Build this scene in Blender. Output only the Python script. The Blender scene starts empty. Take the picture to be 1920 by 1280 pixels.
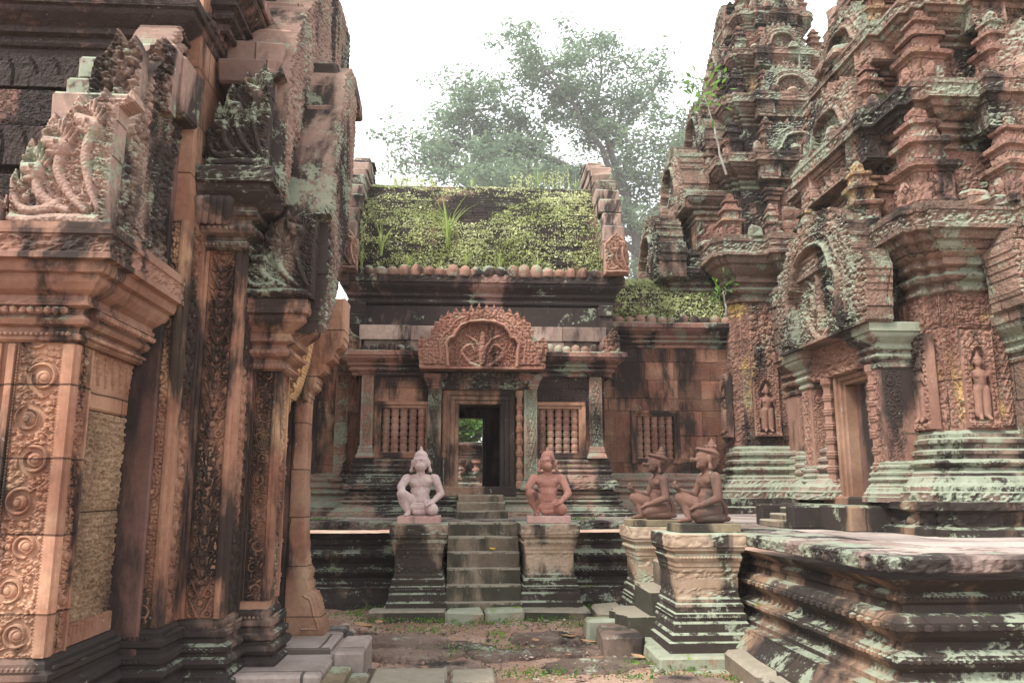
import bpy, bmesh, math, random
import numpy as np
from mathutils import Vector, Matrix, Quaternion
R = math.radians
random.seed(7)
scene = bpy.context.scene
COL = scene.collection
# ---------------------------------------------------------------- camera
cam_d = bpy.data.cameras.new('camera'); cam = bpy.data.objects.new('camera', cam_d); COL.objects.link(cam)
cam_d.sensor_width = 36.0; cam_d.lens = 36.0*1500/1920; cam_d.clip_start = .05; cam_d.clip_end = 2000
cam.location = (0, 0, 1.5); cam.rotation_euler = (R(90+10.4), 0, R(-3.47))
scene.camera = cam
# ---------------------------------------------------------------- world and sun
SUN_EL, SUN_AZ = 52, -128        # azimuth measured from +Y towards +X: behind the camera and to the left
w = bpy.data.worlds.new('World'); scene.world = w; w.use_nodes = True
nt = w.node_tree; nt.nodes.clear()
sky = nt.nodes.new('ShaderNodeTexSky'); sky.sky_type = 'NISHITA'; sky.sun_disc = False
sky.sun_elevation = R(SUN_EL); sky.sun_rotation = R(SUN_AZ); sky.air_density = 1.0; sky.dust_density = 6.0; sky.ozone_density = .6
hs = nt.nodes.new('ShaderNodeHueSaturation'); hs.inputs['Saturation'].default_value = .22; hs.inputs['Value'].default_value = 1.0
mixw = nt.nodes.new('ShaderNodeMix'); mixw.data_type = 'RGBA'; mixw.inputs[0].default_value = .6
mixw.inputs[7].default_value = (14, 14.3, 14.8, 1)
bg = nt.nodes.new('ShaderNodeBackground'); bg.inputs['Strength'].default_value = .125
wo = nt.nodes.new('ShaderNodeOutputWorld')
nt.links.new(sky.outputs[0], hs.inputs['Color']); nt.links.new(hs.outputs[0], mixw.inputs[6])
nt.links.new(mixw.outputs[2], bg.inputs['Color']); nt.links.new(bg.outputs[0], wo.inputs['Surface'])
sun_d = bpy.data.lights.new('sun', 'SUN'); sun_d.energy = 3.1; sun_d.angle = R(8); sun_d.color = (1, .955, .89)
sun = bpy.data.objects.new('sun', sun_d); COL.objects.link(sun)
az = R(SUN_AZ); sd = Vector((math.sin(az)*math.cos(R(SUN_EL)), math.cos(az)*math.cos(R(SUN_EL)), math.sin(R(SUN_EL))))
sun.rotation_euler = sd.to_track_quat('Z', 'Y').to_euler()
scene.view_settings.view_transform = 'Standard'; scene.view_settings.look = 'None'
scene.view_settings.exposure = 0.80; scene.view_settings.gamma = 1
scene.cycles.max_bounces = 5; scene.cycles.volume_bounces = 2
HAZE = .0009
# ---------------------------------------------------------------- numpy noise
def _h(ix, iy, iz, s=0):
    n = (ix*73856093) ^ (iy*19349663) ^ (iz*83492791) ^ (s*2654435761)
    n = (n ^ (n >> 13)) * 1274126177 & 0xffffffff
    n = (n ^ (n >> 16)) & 0xffffff
    return n / float(0xffffff)
def vnoise(p, s=0):
    i = np.floor(p).astype(np.int64); f = p-i; f = f*f*(3-2*f); r = 0
    for a in (0, 1):
        for b in (0, 1):
            for c in (0, 1):
                wgt = (f[:, 0] if a else 1-f[:, 0])*(f[:, 1] if b else 1-f[:, 1])*(f[:, 2] if c else 1-f[:, 2])
                r = r + wgt*_h(i[:, 0]+a, i[:, 1]+b, i[:, 2]+c, s)
    return r*2-1
def worley(p, s=0):
    i = np.floor(p).astype(np.int64); best = np.full(len(p), 9.)
    for a in (-1, 0, 1):
        for b in (-1, 0, 1):
            for c in (-1, 0, 1):
                jx, jy, jz = i[:, 0]+a, i[:, 1]+b, i[:, 2]+c
                d = (jx+_h(jx, jy, jz, s+1)-p[:, 0])**2+(jy+_h(jx, jy, jz, s+2)-p[:, 1])**2+(jz+_h(jx, jy, jz, s+3)-p[:, 2])**2
                best = np.minimum(best, d)
    return np.sqrt(best)
def worley2(u, v, s=0):
    iu = np.floor(u).astype(np.int64); iv = np.floor(v).astype(np.int64); best = np.full(u.shape, 9.)
    for a in (-1, 0, 1):
        for b in (-1, 0, 1):
            j, k = iu+a, iv+b
            d = (j+.15+.7*_h(j, k, j*0, s+1)-u)**2+(k+.15+.7*_h(j, k, j*0, s+2)-v)**2
            best = np.minimum(best, d)
    return np.sqrt(best)
def sst(x, a, b):
    t = np.clip((x-a)/(b-a), 0, 1); return t*t*(3-2*t)
# ---------------------------------------------------------------- tagging
def tag(o, label=None, cat=None, group=None, kind=None):
    if label: o['label'] = label
    if cat: o['category'] = cat
    if group: o['group'] = group
    if kind: o['kind'] = kind
    return o
def thing(name, label, cat, loc=(0, 0, 0), rz=0, group=None):
    o = bpy.data.objects.new(name, None); COL.objects.link(o); o.location = loc; o.rotation_euler = (0, 0, rz)
    o.empty_display_size = .1
    return tag(o, label, cat, group)
def wmat(o):
    m = Matrix.LocRotScale(o.location, o.rotation_euler, o.scale)
    return wmat(o.parent) @ o.matrix_parent_inverse @ m if o.parent else m
def link(name, me, mat, parent=None, local=False):
    o = bpy.data.objects.new(name, me); COL.objects.link(o)
    if mat and not me.materials: me.materials.append(mat)
    if parent is not None:
        o.parent = parent
        if not local:
            o.matrix_parent_inverse = wmat(parent).inverted()
    return o
def copy_tree(o, parent=None):
    c = o.copy(); COL.objects.link(c)
    if parent is not None: c.parent = parent
    for ch in list(o.children): copy_tree(ch, c)
    return c
# ---------------------------------------------------------------- mesh buffer
class MB:
    def __init__(s): s.v = []; s.f = []; s.n = 0; s.t = []
    def add(s, V, Fc, tint=None):
        V = np.asarray(V, float).reshape(-1, 3)
        s.v.append(V); s.f.extend([tuple(int(i)+s.n for i in f) for f in Fc]); s.n += len(V)
        s.t.append(np.full(len(V), .5 if tint is None else tint)); return s
    def grid(s, G, tint=None, wrap=False):
        a, b = G.shape[:2]; idx = np.arange(a*b).reshape(a, b)
        if wrap: idx = np.vstack([idx, idx[:1]])
        q = np.stack([idx[:-1, :-1], idx[1:, :-1], idx[1:, 1:], idx[:-1, 1:]], -1).reshape(-1, 4)
        return s.add(G.reshape(-1, 3), q.tolist(), tint)
    def box(s, x0, y0, z0, x1, y1, z1, tint=None, jit=0, rz=0, bev=.012):
        c = np.array([(x0+x1)/2, (y0+y1)/2, (z0+z1)/2]); h = np.array([(x1-x0)/2, (y1-y0)/2, (z1-z0)/2])
        b = min(bev, h.min()*.45); V = []; 
        for sx in (-1, 1):
            for sy in (-1, 1):
                for sz in (-1, 1):
                    S = np.array([sx, sy, sz])
                    for k in range(3):
                        p = S*(h-b); p[k] = S[k]*h[k]; V.append(p)
        V = np.array(V)
        if jit: V = V+np.random.RandomState(int(abs(c[0]*971+c[1]*37+c[2]*11))%9999).uniform(-jit, jit, (8, 1, 3)).repeat(3, 1).reshape(-1, 3)
        if rz:
            ca, sa = math.cos(rz), math.sin(rz); V = np.stack([V[:, 0]*ca-V[:, 1]*sa, V[:, 0]*sa+V[:, 1]*ca, V[:, 2]], 1)
        def I(sx, sy, sz, k): return (((sx > 0)*2+(sy > 0))*2+(sz > 0))*3+k
        Fc = []
        for k in range(3):
            a, d = [i for i in range(3) if i != k]
            for sg in (-1, 1):
                q = []
                for (p, r) in ((-1, -1), (1, -1), (1, 1), (-1, 1)):
                    S = [0, 0, 0]; S[k] = sg; S[a] = p; S[d] = r; q.append(I(*S, k))
                Fc.append(q if (sg > 0) == (k != 1) else q[::-1])
        for k in range(3):                                    # edges along axis k
            a, d = [i for i in range(3) if i != k]
            for p in (-1, 1):
                for r in (-1, 1):
                    S0 = [0]*3; S0[a] = p; S0[d] = r; S1 = list(S0); S0[k] = -1; S1[k] = 1
                    Fc.append([I(*S0, a), I(*S1, a), I(*S1, d), I(*S0, d)])
        for i in range(8): Fc.append([i*3, i*3+1, i*3+2])
        return s.add(V+c, Fc, tint)
    def lathe(s, pts, cx, cy, z0=0, n=14, tint=None, sq=None):
        a = np.linspace(0, 2*math.pi, n, endpoint=False)
        P = np.array(pts); G = np.zeros((n, len(P), 3))
        G[:, :, 0] = cx+np.cos(a)[:, None]*P[None, :, 0]; G[:, :, 1] = cy+np.sin(a)[:, None]*P[None, :, 0]; G[:, :, 2] = z0+P[None, :, 1]
        return s.grid(G, tint, wrap=True)
    def ball(s, c, r, n=8, tint=None):
        th = np.linspace(0, math.pi, n//2+1); r = np.array(r if hasattr(r, '__len__') else (r, r, r))
        a = np.linspace(0, 2*math.pi, n, endpoint=False)
        G = np.stack([np.cos(a)[:, None]*np.sin(th)[None]*r[0]+c[0], np.sin(a)[:, None]*np.sin(th)[None]*r[1]+c[1], (a[:, None]*0+np.cos(th)[None])*r[2]+c[2]], -1)
        return s.grid(G, tint, wrap=True)
    def cap(s, p0, p1, r0, r1, n=12):
        p0 = np.array(p0, float); p1 = np.array(p1, float); d = p1-p0; L = np.linalg.norm(d); d = d/max(L, 1e-6)
        t = np.array([1, 0, 0]) if abs(d[0]) < .8 else np.array([0, 1, 0]); u = np.cross(d, t); u /= np.linalg.norm(u); w_ = np.cross(d, u)
        rings = [(p0-d*r0*math.cos(b), r0*math.sin(b)) for b in np.linspace(0.02, math.pi/2, 4)]+[(p1+d*r1*math.sin(b), r1*math.cos(b)) for b in np.linspace(0, math.pi/2-.02, 4)]
        a = np.linspace(0, 2*math.pi, n, endpoint=False)
        G = np.stack([np.stack([c+(u*math.cos(x)+w_*math.sin(x))*r for (c, r) in rings]) for x in a])
        return s.grid(G, None, wrap=True)
    def build(s, name, mat, parent=None, smooth=False, rough=0, orn=None, local=False, fix=False):
        V = np.vstack(s.v); me = bpy.data.meshes.new(name)
        me.from_pydata(V.tolist(), [], s.f); 
        if fix:
            bm = bmesh.new(); bm.from_mesh(me); bmesh.ops.recalc_face_normals(bm, faces=bm.faces); bm.to_mesh(me); bm.free()
        me.update()
        at = me.attributes.new('tint', 'FLOAT', 'POINT'); at.data.foreach_set('value', np.concatenate(s.t))
        if rough or orn: weather(me, rough, orn)
        if smooth: me.polygons.foreach_set('use_smooth', [True]*len(me.polygons))
        me.update()
        return link(name, me, mat, parent, local)
def weather(me, rough, orn=None):
    """real displacement: worn surface plus carved relief on upright faces.  orn = (scale, amplitude, zmin, zmax)"""
    n = len(me.vertices); P = np.empty(n*3); me.vertices.foreach_get('co', P); P = P.reshape(-1, 3)
    N = np.empty(n*3); me.vertices.foreach_get('normal', N); N = N.reshape(-1, 3)
    d = np.zeros(n)
    if rough: d += rough*(.75*vnoise(P*2.3, 5)+.45*vnoise(P*8, 6)+.25*vnoise(P*23, 8)-1.6*np.clip(vnoise(P*5.1, 9)-.30, 0, 1)-2.2*np.clip(vnoise(P*13, 12)-.45, 0, 1))
    if orn:
        for (sc, am, z0, z1) in (orn if isinstance(orn, list) else [orn]):
            m = (np.abs(N[:, 2]) < .45)*(P[:, 2] > z0)*(P[:, 2] < z1)
            k = np.where(m)[0]
            if len(k):
                W = worley(P[k]*sc, 3); d[k] += am*(sst(.75-W, 0, .55)-.5)
    P = P+N*d[:, None]; me.vertices.foreach_set('co', P.reshape(-1)); me.update()
def resample(prof, step):
    out = [prof[0]]
    for a, b in zip(prof[:-1], prof[1:]):
        L = math.dist(a, b); k = max(1, int(L/step))
        for i in range(1, k+1): out.append((a[0]+(b[0]-a[0])*i/k, a[1]+(b[1]-a[1])*i/k))
    return out
def sweep(path, prof, closed=False, seg=.06, pstep=None, mb=None, tint=None):
    """mitred moulding: profile (outward offset, z) carried along a plan path; outward is to the right of travel"""
    mb = mb or MB(); P = [np.array(p, float) for p in path]; n = len(P); M = []
    for i in range(n):
        a = P[i]-P[i-1] if (i > 0 or closed) else P[1]-P[0]
        b = P[(i+1) % n]-P[i] if (i < n-1 or closed) else P[-1]-P[-2]
        a = a/np.linalg.norm(a); b = b/np.linalg.norm(b)
        na = np.array([a[1], -a[0]]); nb = np.array([b[1], -b[0]]); m = na+nb; m = m/max(.15, (m@na)); M.append(m)
    prof = resample(prof, pstep or 9); pr = np.array(prof); rows = []
    rng = range(n if closed else n-1)
    for i in rng:
        j = (i+1) % n; L = np.linalg.norm(P[j]-P[i]); k = max(1, int(round(L/seg)))
        for t in range(k):
            f = t/k; p = P[i]*(1-f)+P[j]*f; m = M[i]*(1-f)+M[j]*f
            rows.append(np.column_stack([p[0]+m[0]*pr[:, 0], p[1]+m[1]*pr[:, 0], pr[:, 1]]))
    if not closed: p, m = P[-1], M[-1]; rows.append(np.column_stack([p[0]+m[0]*pr[:, 0], p[1]+m[1]*pr[:, 0], pr[:, 1]]))
    G = np.stack(rows); mb.grid(G, tint, wrap=closed)
    if not closed:                                              # end caps
        for g, rev in ((G[0], False), (G[-1], True)):
            f = list(range(len(g))); mb.add(g, [f if rev else f[::-1]], tint)
    return mb
def beads(path, off, z, r, gap, mb, closed=False, tint=.5, zs=1.0):
    P = [np.array(p, float) for p in path]; n = len(P)
    for i in range(n if closed else n-1):
        a, b = P[i], P[(i+1) % n]; d = b-a; L = np.linalg.norm(d)
        if L < .08: continue
        d /= L; nn = np.array([d[1], -d[0]]); k = max(1, int(L/gap))
        for t in range(k):
            p = a+d*(t+.5)*L/k+nn*off; mb.ball((p[0], p[1], z), (r, r, r*zs), 6, tint)
def smoothpoly(pts, it=2):
    for _ in range(it):
        q = []
        for i in range(len(pts)):
            a = pts[i]; b = pts[(i+1) % len(pts)]
            q += [(a[0]*.75+b[0]*.25, a[1]*.75+b[1]*.25), (a[0]*.25+b[0]*.75, a[1]*.25+b[1]*.75)]
        pts = q
    return pts
def inpoly(u, v, poly):
    c = np.zeros(u.shape, bool)
    for (x0, y0), (x1, y1) in zip(poly, poly[1:]+poly[:1]):
        if y0 == y1: continue
        c ^= ((y0 > v) != (y1 > v)) & (u < (x1-x0)*(v-y0)/(y1-y0)+x0)
    return c
def polydist(u, v, poly):
    d = np.full(u.shape, 9.)
    for (x0, y0), (x1, y1) in zip(poly, poly[1:]+poly[:1]):
        dx, dy = x1-x0, y1-y0; L = dx*dx+dy*dy+1e-12; t = np.clip(((u-x0)*dx+(v-y0)*dy)/L, 0, 1)
        d = np.minimum(d, np.hypot(u-x0-t*dx, v-y0-t*dy))
    return d
def carved(mb, org, U, V, N, poly, thick, hfun, res=.012, tint=.5):
    """a carved stone slab: outline poly in the (U,V) plane, relief hfun(u,v,dist) outwards along N, real thickness behind"""
    org, U, V, N = (np.array(a, float) for a in (org, U, V, N))
    xs = [p[0] for p in poly]; ys = [p[1] for p in poly]
    gu = np.arange(min(xs)-res, max(xs)+2*res, res); gv = np.arange(min(ys)-res, max(ys)+2*res, res)
    u, v = np.meshgrid(gu, gv, indexing='ij'); cu = (gu[:-1]+gu[1:])/2; cv = (gv[:-1]+gv[1:])/2
    cu, cv = np.meshgrid(cu, cv, indexing='ij'); msk = inpoly(cu, cv, poly)
    d = polydist(u, v, poly)*np.where(inpoly(u, v, poly), 1, -1); h = hfun(u, v, np.maximum(d, 0))
    a, b = u.shape; idx = np.arange(a*b).reshape(a, b)
    F_ = org+u[..., None]*U+v[..., None]*V+h[..., None]*N; B_ = org+u[..., None]*U+v[..., None]*V-thick*N
    fc = []; flip = np.dot(np.cross(U, V), N) < 0
    I, J = np.where(msk)
    q = np.stack([idx[I, J], idx[I+1, J], idx[I+1, J+1], idx[I, J+1]], 1); fc += (q[:, ::-1] if flip else q).tolist()
    qb = q+a*b; fc += (qb if flip else qb[:, ::-1]).tolist()
    pad = np.pad(msk, 1)
    for (di, dj, e0, e1) in ((-1, 0, (0, 1), (0, 0)), (1, 0, (1, 0), (1, 1)), (0, -1, (0, 0), (1, 0)), (0, 1, (1, 1), (0, 1))):
        nb = pad[1+di:1+di+msk.shape[0], 1+dj:1+dj+msk.shape[1]]; I, J = np.where(msk & ~nb)
        A = idx[I+e0[0], J+e0[1]]; B = idx[I+e1[0], J+e1[1]]
        q = np.stack([A, A+a*b, B+a*b, B], 1); fc += (q[:, ::-1] if flip else q).tolist()
    used = np.zeros(2*a*b, bool); fa = np.array(fc); used[fa.reshape(-1)] = True; rm = np.cumsum(used)-1
    VV = np.concatenate([F_.reshape(-1, 3), B_.reshape(-1, 3)])[used]
    mb.add(VV, rm[fa].tolist(), tint); return mb
def rect(w_, h_): return [(0, 0), (w_, 0), (w_, h_), (0, h_)]
# ---------------------------------------------------------------- carved patterns (metres in, metres out)
def h_foliage(sc=.05, am=.014, s=0):
    def f(u, v, d):
        w1 = worley2(u/sc, v/sc, s); w2 = worley2(u/sc*2.3, v/sc*2.3, s+7)
        return am*(sst(.72-w1, 0, .5)*.8+.45*sst(.6-w2, 0, .4)-.5)*sst(d, 0, .01)
    return f
def h_rinceau(w_, per, am=.040, s=0):
    """chain of scrolls up a pilaster: bosses in coiled rings, S-stem between them, small leaves all round"""
    def f(u, v, d):
        c = w_/2; k = np.floor(v/per); vv = v/per-k; side = np.where(k % 2 == 0, 1., -1.)
        cx = c+side*w_*.10*(1+.3*_h(k.astype(np.int64), (k*0).astype(np.int64), (k*0).astype(np.int64), s)); cy = (k+.5)*per
        dx, dy = (u-cx)*side, v-cy; r = np.hypot(dx, dy)/(w_*.40); th = np.arctan2(dy, dx)
        boss = np.sqrt(np.clip(1-(r/.48)**2, 0, 1))*.95
        bd = np.hypot(dx-.05*w_, dy+.02*w_)/(w_*.1); boss = boss*(1-.25*sst(np.abs(bd-1), .35, 0))
        kh = _h(k.astype(np.int64), (k*0).astype(np.int64)+3, (k*0).astype(np.int64), s); r = r*(.86+.3*kh); th = np.arctan2(np.sin(th+kh*5), np.cos(th+kh*5)); spir = (r-.62-.16*th/math.pi); ring = sst(-np.abs(spir), -.16, -.03)*.9
        ring2 = sst(-np.abs(r-1.0-.1*th/math.pi), -.12, -.02)*(.6+.4*np.sin(th*9))*.55
        stem = c-side*w_*.42*np.cos((vv)*math.pi*2)*1.0
        st = sst(-np.abs(u-stem), -.022, -.006)*.6
        w1 = worley2(u/(w_*.17), v/(w_*.17), s); w2 = worley2(u/(w_*.085), v/(w_*.085), s+4)
        leaf = sst(.7-w1, 0, .45)*.55+sst(.6-w2, 0, .4)*.2
        h = np.where(r < .5, boss, np.where(r < .9, np.maximum(ring, .05), np.maximum(np.maximum(ring2, leaf), st)))
        return am*(h-.45)*sst(d, 0, .012)
    return f
def h_chalice(w_, per, am=.034, s=0):
    """stacked chalice-and-leaf motif with volutes on both sides"""
    def f(u, v, d):
        x = np.abs(u-w_/2)/(w_/2); t = v/per-np.floor(v/per)
        v1 = sst(-np.abs(x-(.12+.75*t)), -.14, -.04); cup = sst(-np.abs(x-(.12+.4*t)), -.1, 0)*.8
        vol = np.hypot((x-.55)/.36, (t-.22)/.2); vol = np.where(vol < 1, .55+.45*np.cos(vol*7), 0)
        cen = sst(-np.hypot(x/.3, (t-.75)/.22), -1, -.5)
        w1 = worley2(u/(w_*.16), v/(w_*.16), s)
        return am*(np.maximum.reduce([v1, cup, vol, cen, sst(.6-w1, 0, .4)*.35])-.45)*sst(d, 0, .01)
    return f
def h_lozenge(per, am=.008):
    def f(u, v, d):
        a = np.abs(((u/per) % 1)-.5)*2; b = np.abs(((v/per) % 1)-.5)*2; q = a+b
        return am*(np.where(q < .5, 1-q, sst(np.abs(q-1), .22, 0)*.0+np.where(np.abs(q-.95) < .13, .9, .1))-.4)*sst(d, 0, .008)
    return f
def h_beadline(per=.02, am=.009):
    def f(u, v, d):
        t = ((v/per) % 1)-.5; w_ = u.max(); x = (u-w_/2)/(w_/2+1e-6)
        return am*np.sqrt(np.clip(1-(t*2.1)**2-x*x, 0, 1))
    return f
def h_petals(per=.07, am=.012, hh=.1):
    def f(u, v, d):
        t = (((u/per) % 1)-.5)*2; y = v/hh; q = np.abs(t)**1.6+np.clip(y, 0, 1)**2.5
        return am*(np.where(q < 1, .9-.4*np.abs(((1-q)*3 % 1)-.5), .1)-.3)
    return f
def h_pediment(w_, h_, bw=.16, am=.05, s=0):
    """pediment face: flame leaves at the rim, leafy band, smooth raised roll round a deep carved tympanum"""
    q = [(.235, -.05), (.225, .30), (.215, .42), (.24, .50), (.275, .52), (.29, .60), (.33, .72), (.40, .78), (.5, .80)]; q += [(1-x, y) for x, y in q[-2::-1]]; q = [(x*w_, y*h_) for x, y in q]
    def f(u, v, d):
        k = am/.05
        w1 = worley2(u/.05, v/.05, s); w2 = worley2(u/.022, v/.022, s+5); lf = sst(.7-w1, 0, .45)+.4*sst(.6-w2, 0, .4)
        ins = inpoly(u, v, q); di = polydist(u, v, q)
        rim = .020*lf; band = .018*lf+.02; rl = bw*.16; roll = .022+.05*np.sqrt(np.clip(1-((di-rl)/rl)**2, 0, 1)); roll2 = .018+.03*np.sqrt(np.clip(1-((di-rl*4.6)/(rl*.6))**2, 0, 1))
        cu = np.abs(u-w_/2)/w_; y = v/h_
        sp = strokes(cu, y*h_/w_, [(curve([(.0, .02*h_/w_), (.10, .1*h_/w_), (.17, .3*h_/w_), (.10, .42*h_/w_), (.06, .3*h_/w_)], 5), .022, .012, .8), (curve([(.0, .3*h_/w_), (.07, .5*h_/w_), (.14, .58*h_/w_)], 5), .018, .010, .8), ([(0, .1*h_/w_), (0, .62*h_/w_)], .032, .022, 1.)])
        w3 = worley2(u/.065, v/.065, s+9); vol = .5+.5*np.cos(w3*12)
        tym = -.05+.055*np.maximum(sp, .5*vol*sst(.85-w3, 0, .4))+.010*lf
        h = np.where(d < bw*.40, rim, band); h = np.where(~ins & (di < rl*5.4) & (di > rl*3.8) & (d > bw*.4), np.maximum(h, roll2), h); h = np.where(~ins & (di < rl*2), roll, h); h = np.where(ins, tym, h)
        return k*np.where(v < .035, .03, h)
    return f
def arch(w_, h_, teeth=9, th=.05, flare=.0):
    """outline of a Khmer pediment: naga ends flaring outwards, lobed sides, pointed flame crest"""
    H = [(.0, .0), (-.012, .02), (-.02, .22), (-.04, .42), (-.005, .56), (.045, .49), (.07, .53), (.085, .66), (.125, .80), (.19, .91), (.28, .975), (.39, 1.0), (.5, 1.02)]
    L = [(a*w_, b*h_) for a, b in H]; out = L[:6]
    up = L[5:]; seg = [math.dist(a, b) for a, b in zip(up, up[1:])]; T = sum(seg)
    def at(s_):
        s_ = min(max(s_, 0), T-1e-6)
        for a, b, q in zip(up, up[1:], seg):
            if s_ <= q: return (a[0]+(b[0]-a[0])*s_/q, a[1]+(b[1]-a[1])*s_/q, (b[0]-a[0])/q, (b[1]-a[1])/q)
            s_ -= q
        return up[-1]+(1, 0)
    for i in range(teeth):
        for t, o in ((.12, .0), (.45, .75), (.62, 1.), (.7, .45), (.95, .0)):
            x, y, dx, dy = at((i+t)/teeth*T); th2 = th*(.2+1.3*i/teeth); out.append((x-dy*th2*o+.0, y+dx*th2*o+(th2*.5*o)))
    out.append((.5*w_, h_*1.02+th*1.6))
    return out+[(w_-x, y) for x, y in out[-2::-1]]
# ---------------------------------------------------------------- materials
class NT:
    def __init__(s, name):
        s.m = bpy.data.materials.new(name); s.m.use_nodes = True; s.t = s.m.node_tree; s.t.nodes.clear()
        s.out = s.t.nodes.new('ShaderNodeOutputMaterial'); s.b = s.t.nodes.new('ShaderNodeBsdfPrincipled'); s.L(s.b.outputs[0], s.out.inputs[0])
        s.b.inputs['Specular IOR Level'].default_value = .25
        s.pos = s.n('ShaderNodeNewGeometry').outputs['Position']
    def n(s, t): return s.t.nodes.new(t)
    def L(s, a, b): s.t.links.new(a, b)
    def m_(s, op, a, b=None, c=None, clamp=False):
        n = s.n('ShaderNodeMath'); n.operation = op; n.use_clamp = clamp
        for i, x in enumerate((a, b, c)):
            if x is None: continue
            if isinstance(x, (int, float)): n.inputs[i].default_value = x
            else: s.L(x, n.inputs[i])
        return n.outputs[0]
    def scl(s, v, off=(0, 0, 0), src=None):
        n = s.n('ShaderNodeMapping'); n.inputs['Scale'].default_value = v; n.inputs['Location'].default_value = off; s.L(src or s.pos, n.inputs['Vector']); return n.outputs[0]
    def noise(s, sc, det=5, rough=.6, vec=None, dist=0):
        n = s.n('ShaderNodeTexNoise'); n.inputs['Scale'].default_value = sc; n.inputs['Detail'].default_value = det; n.inputs['Roughness'].default_value = rough
        n.inputs['Distortion'].default_value = dist; s.L(vec or s.pos, n.inputs['Vector']); return n.outputs[0]
    def voro(s, sc, vec=None, feat='F1'):
        n = s.n('ShaderNodeTexVoronoi'); n.feature = feat; n.inputs['Scale'].default_value = sc; s.L(vec or s.pos, n.inputs['Vector']); return n.outputs['Distance']
    def ramp(s, x, a, b):
        n = s.n('ShaderNodeMapRange'); n.interpolation_type = 'SMOOTHSTEP'; n.inputs['From Min'].default_value = a; n.inputs['From Max'].default_value = b; s.L(x, n.inputs['Value']); return n.outputs[0]
    def mix(s, f, a, b):
        n = s.n('ShaderNodeMix'); n.data_type = 'RGBA'
        for i, x in ((0, f), (6, a), (7, b)):
            if isinstance(x, (int, float)): n.inputs[i].default_value = x
            elif isinstance(x, tuple): n.inputs[i].default_value = x+(1,)
            else: s.L(x, n.inputs[i])
        return n.outputs[2]
    def mulc(s, c, f):
        n = s.n('ShaderNodeVectorMath'); n.operation = 'SCALE'; s.L(c, n.inputs[0]); s.L(f, n.inputs['Scale']); return n.outputs[0]
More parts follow.
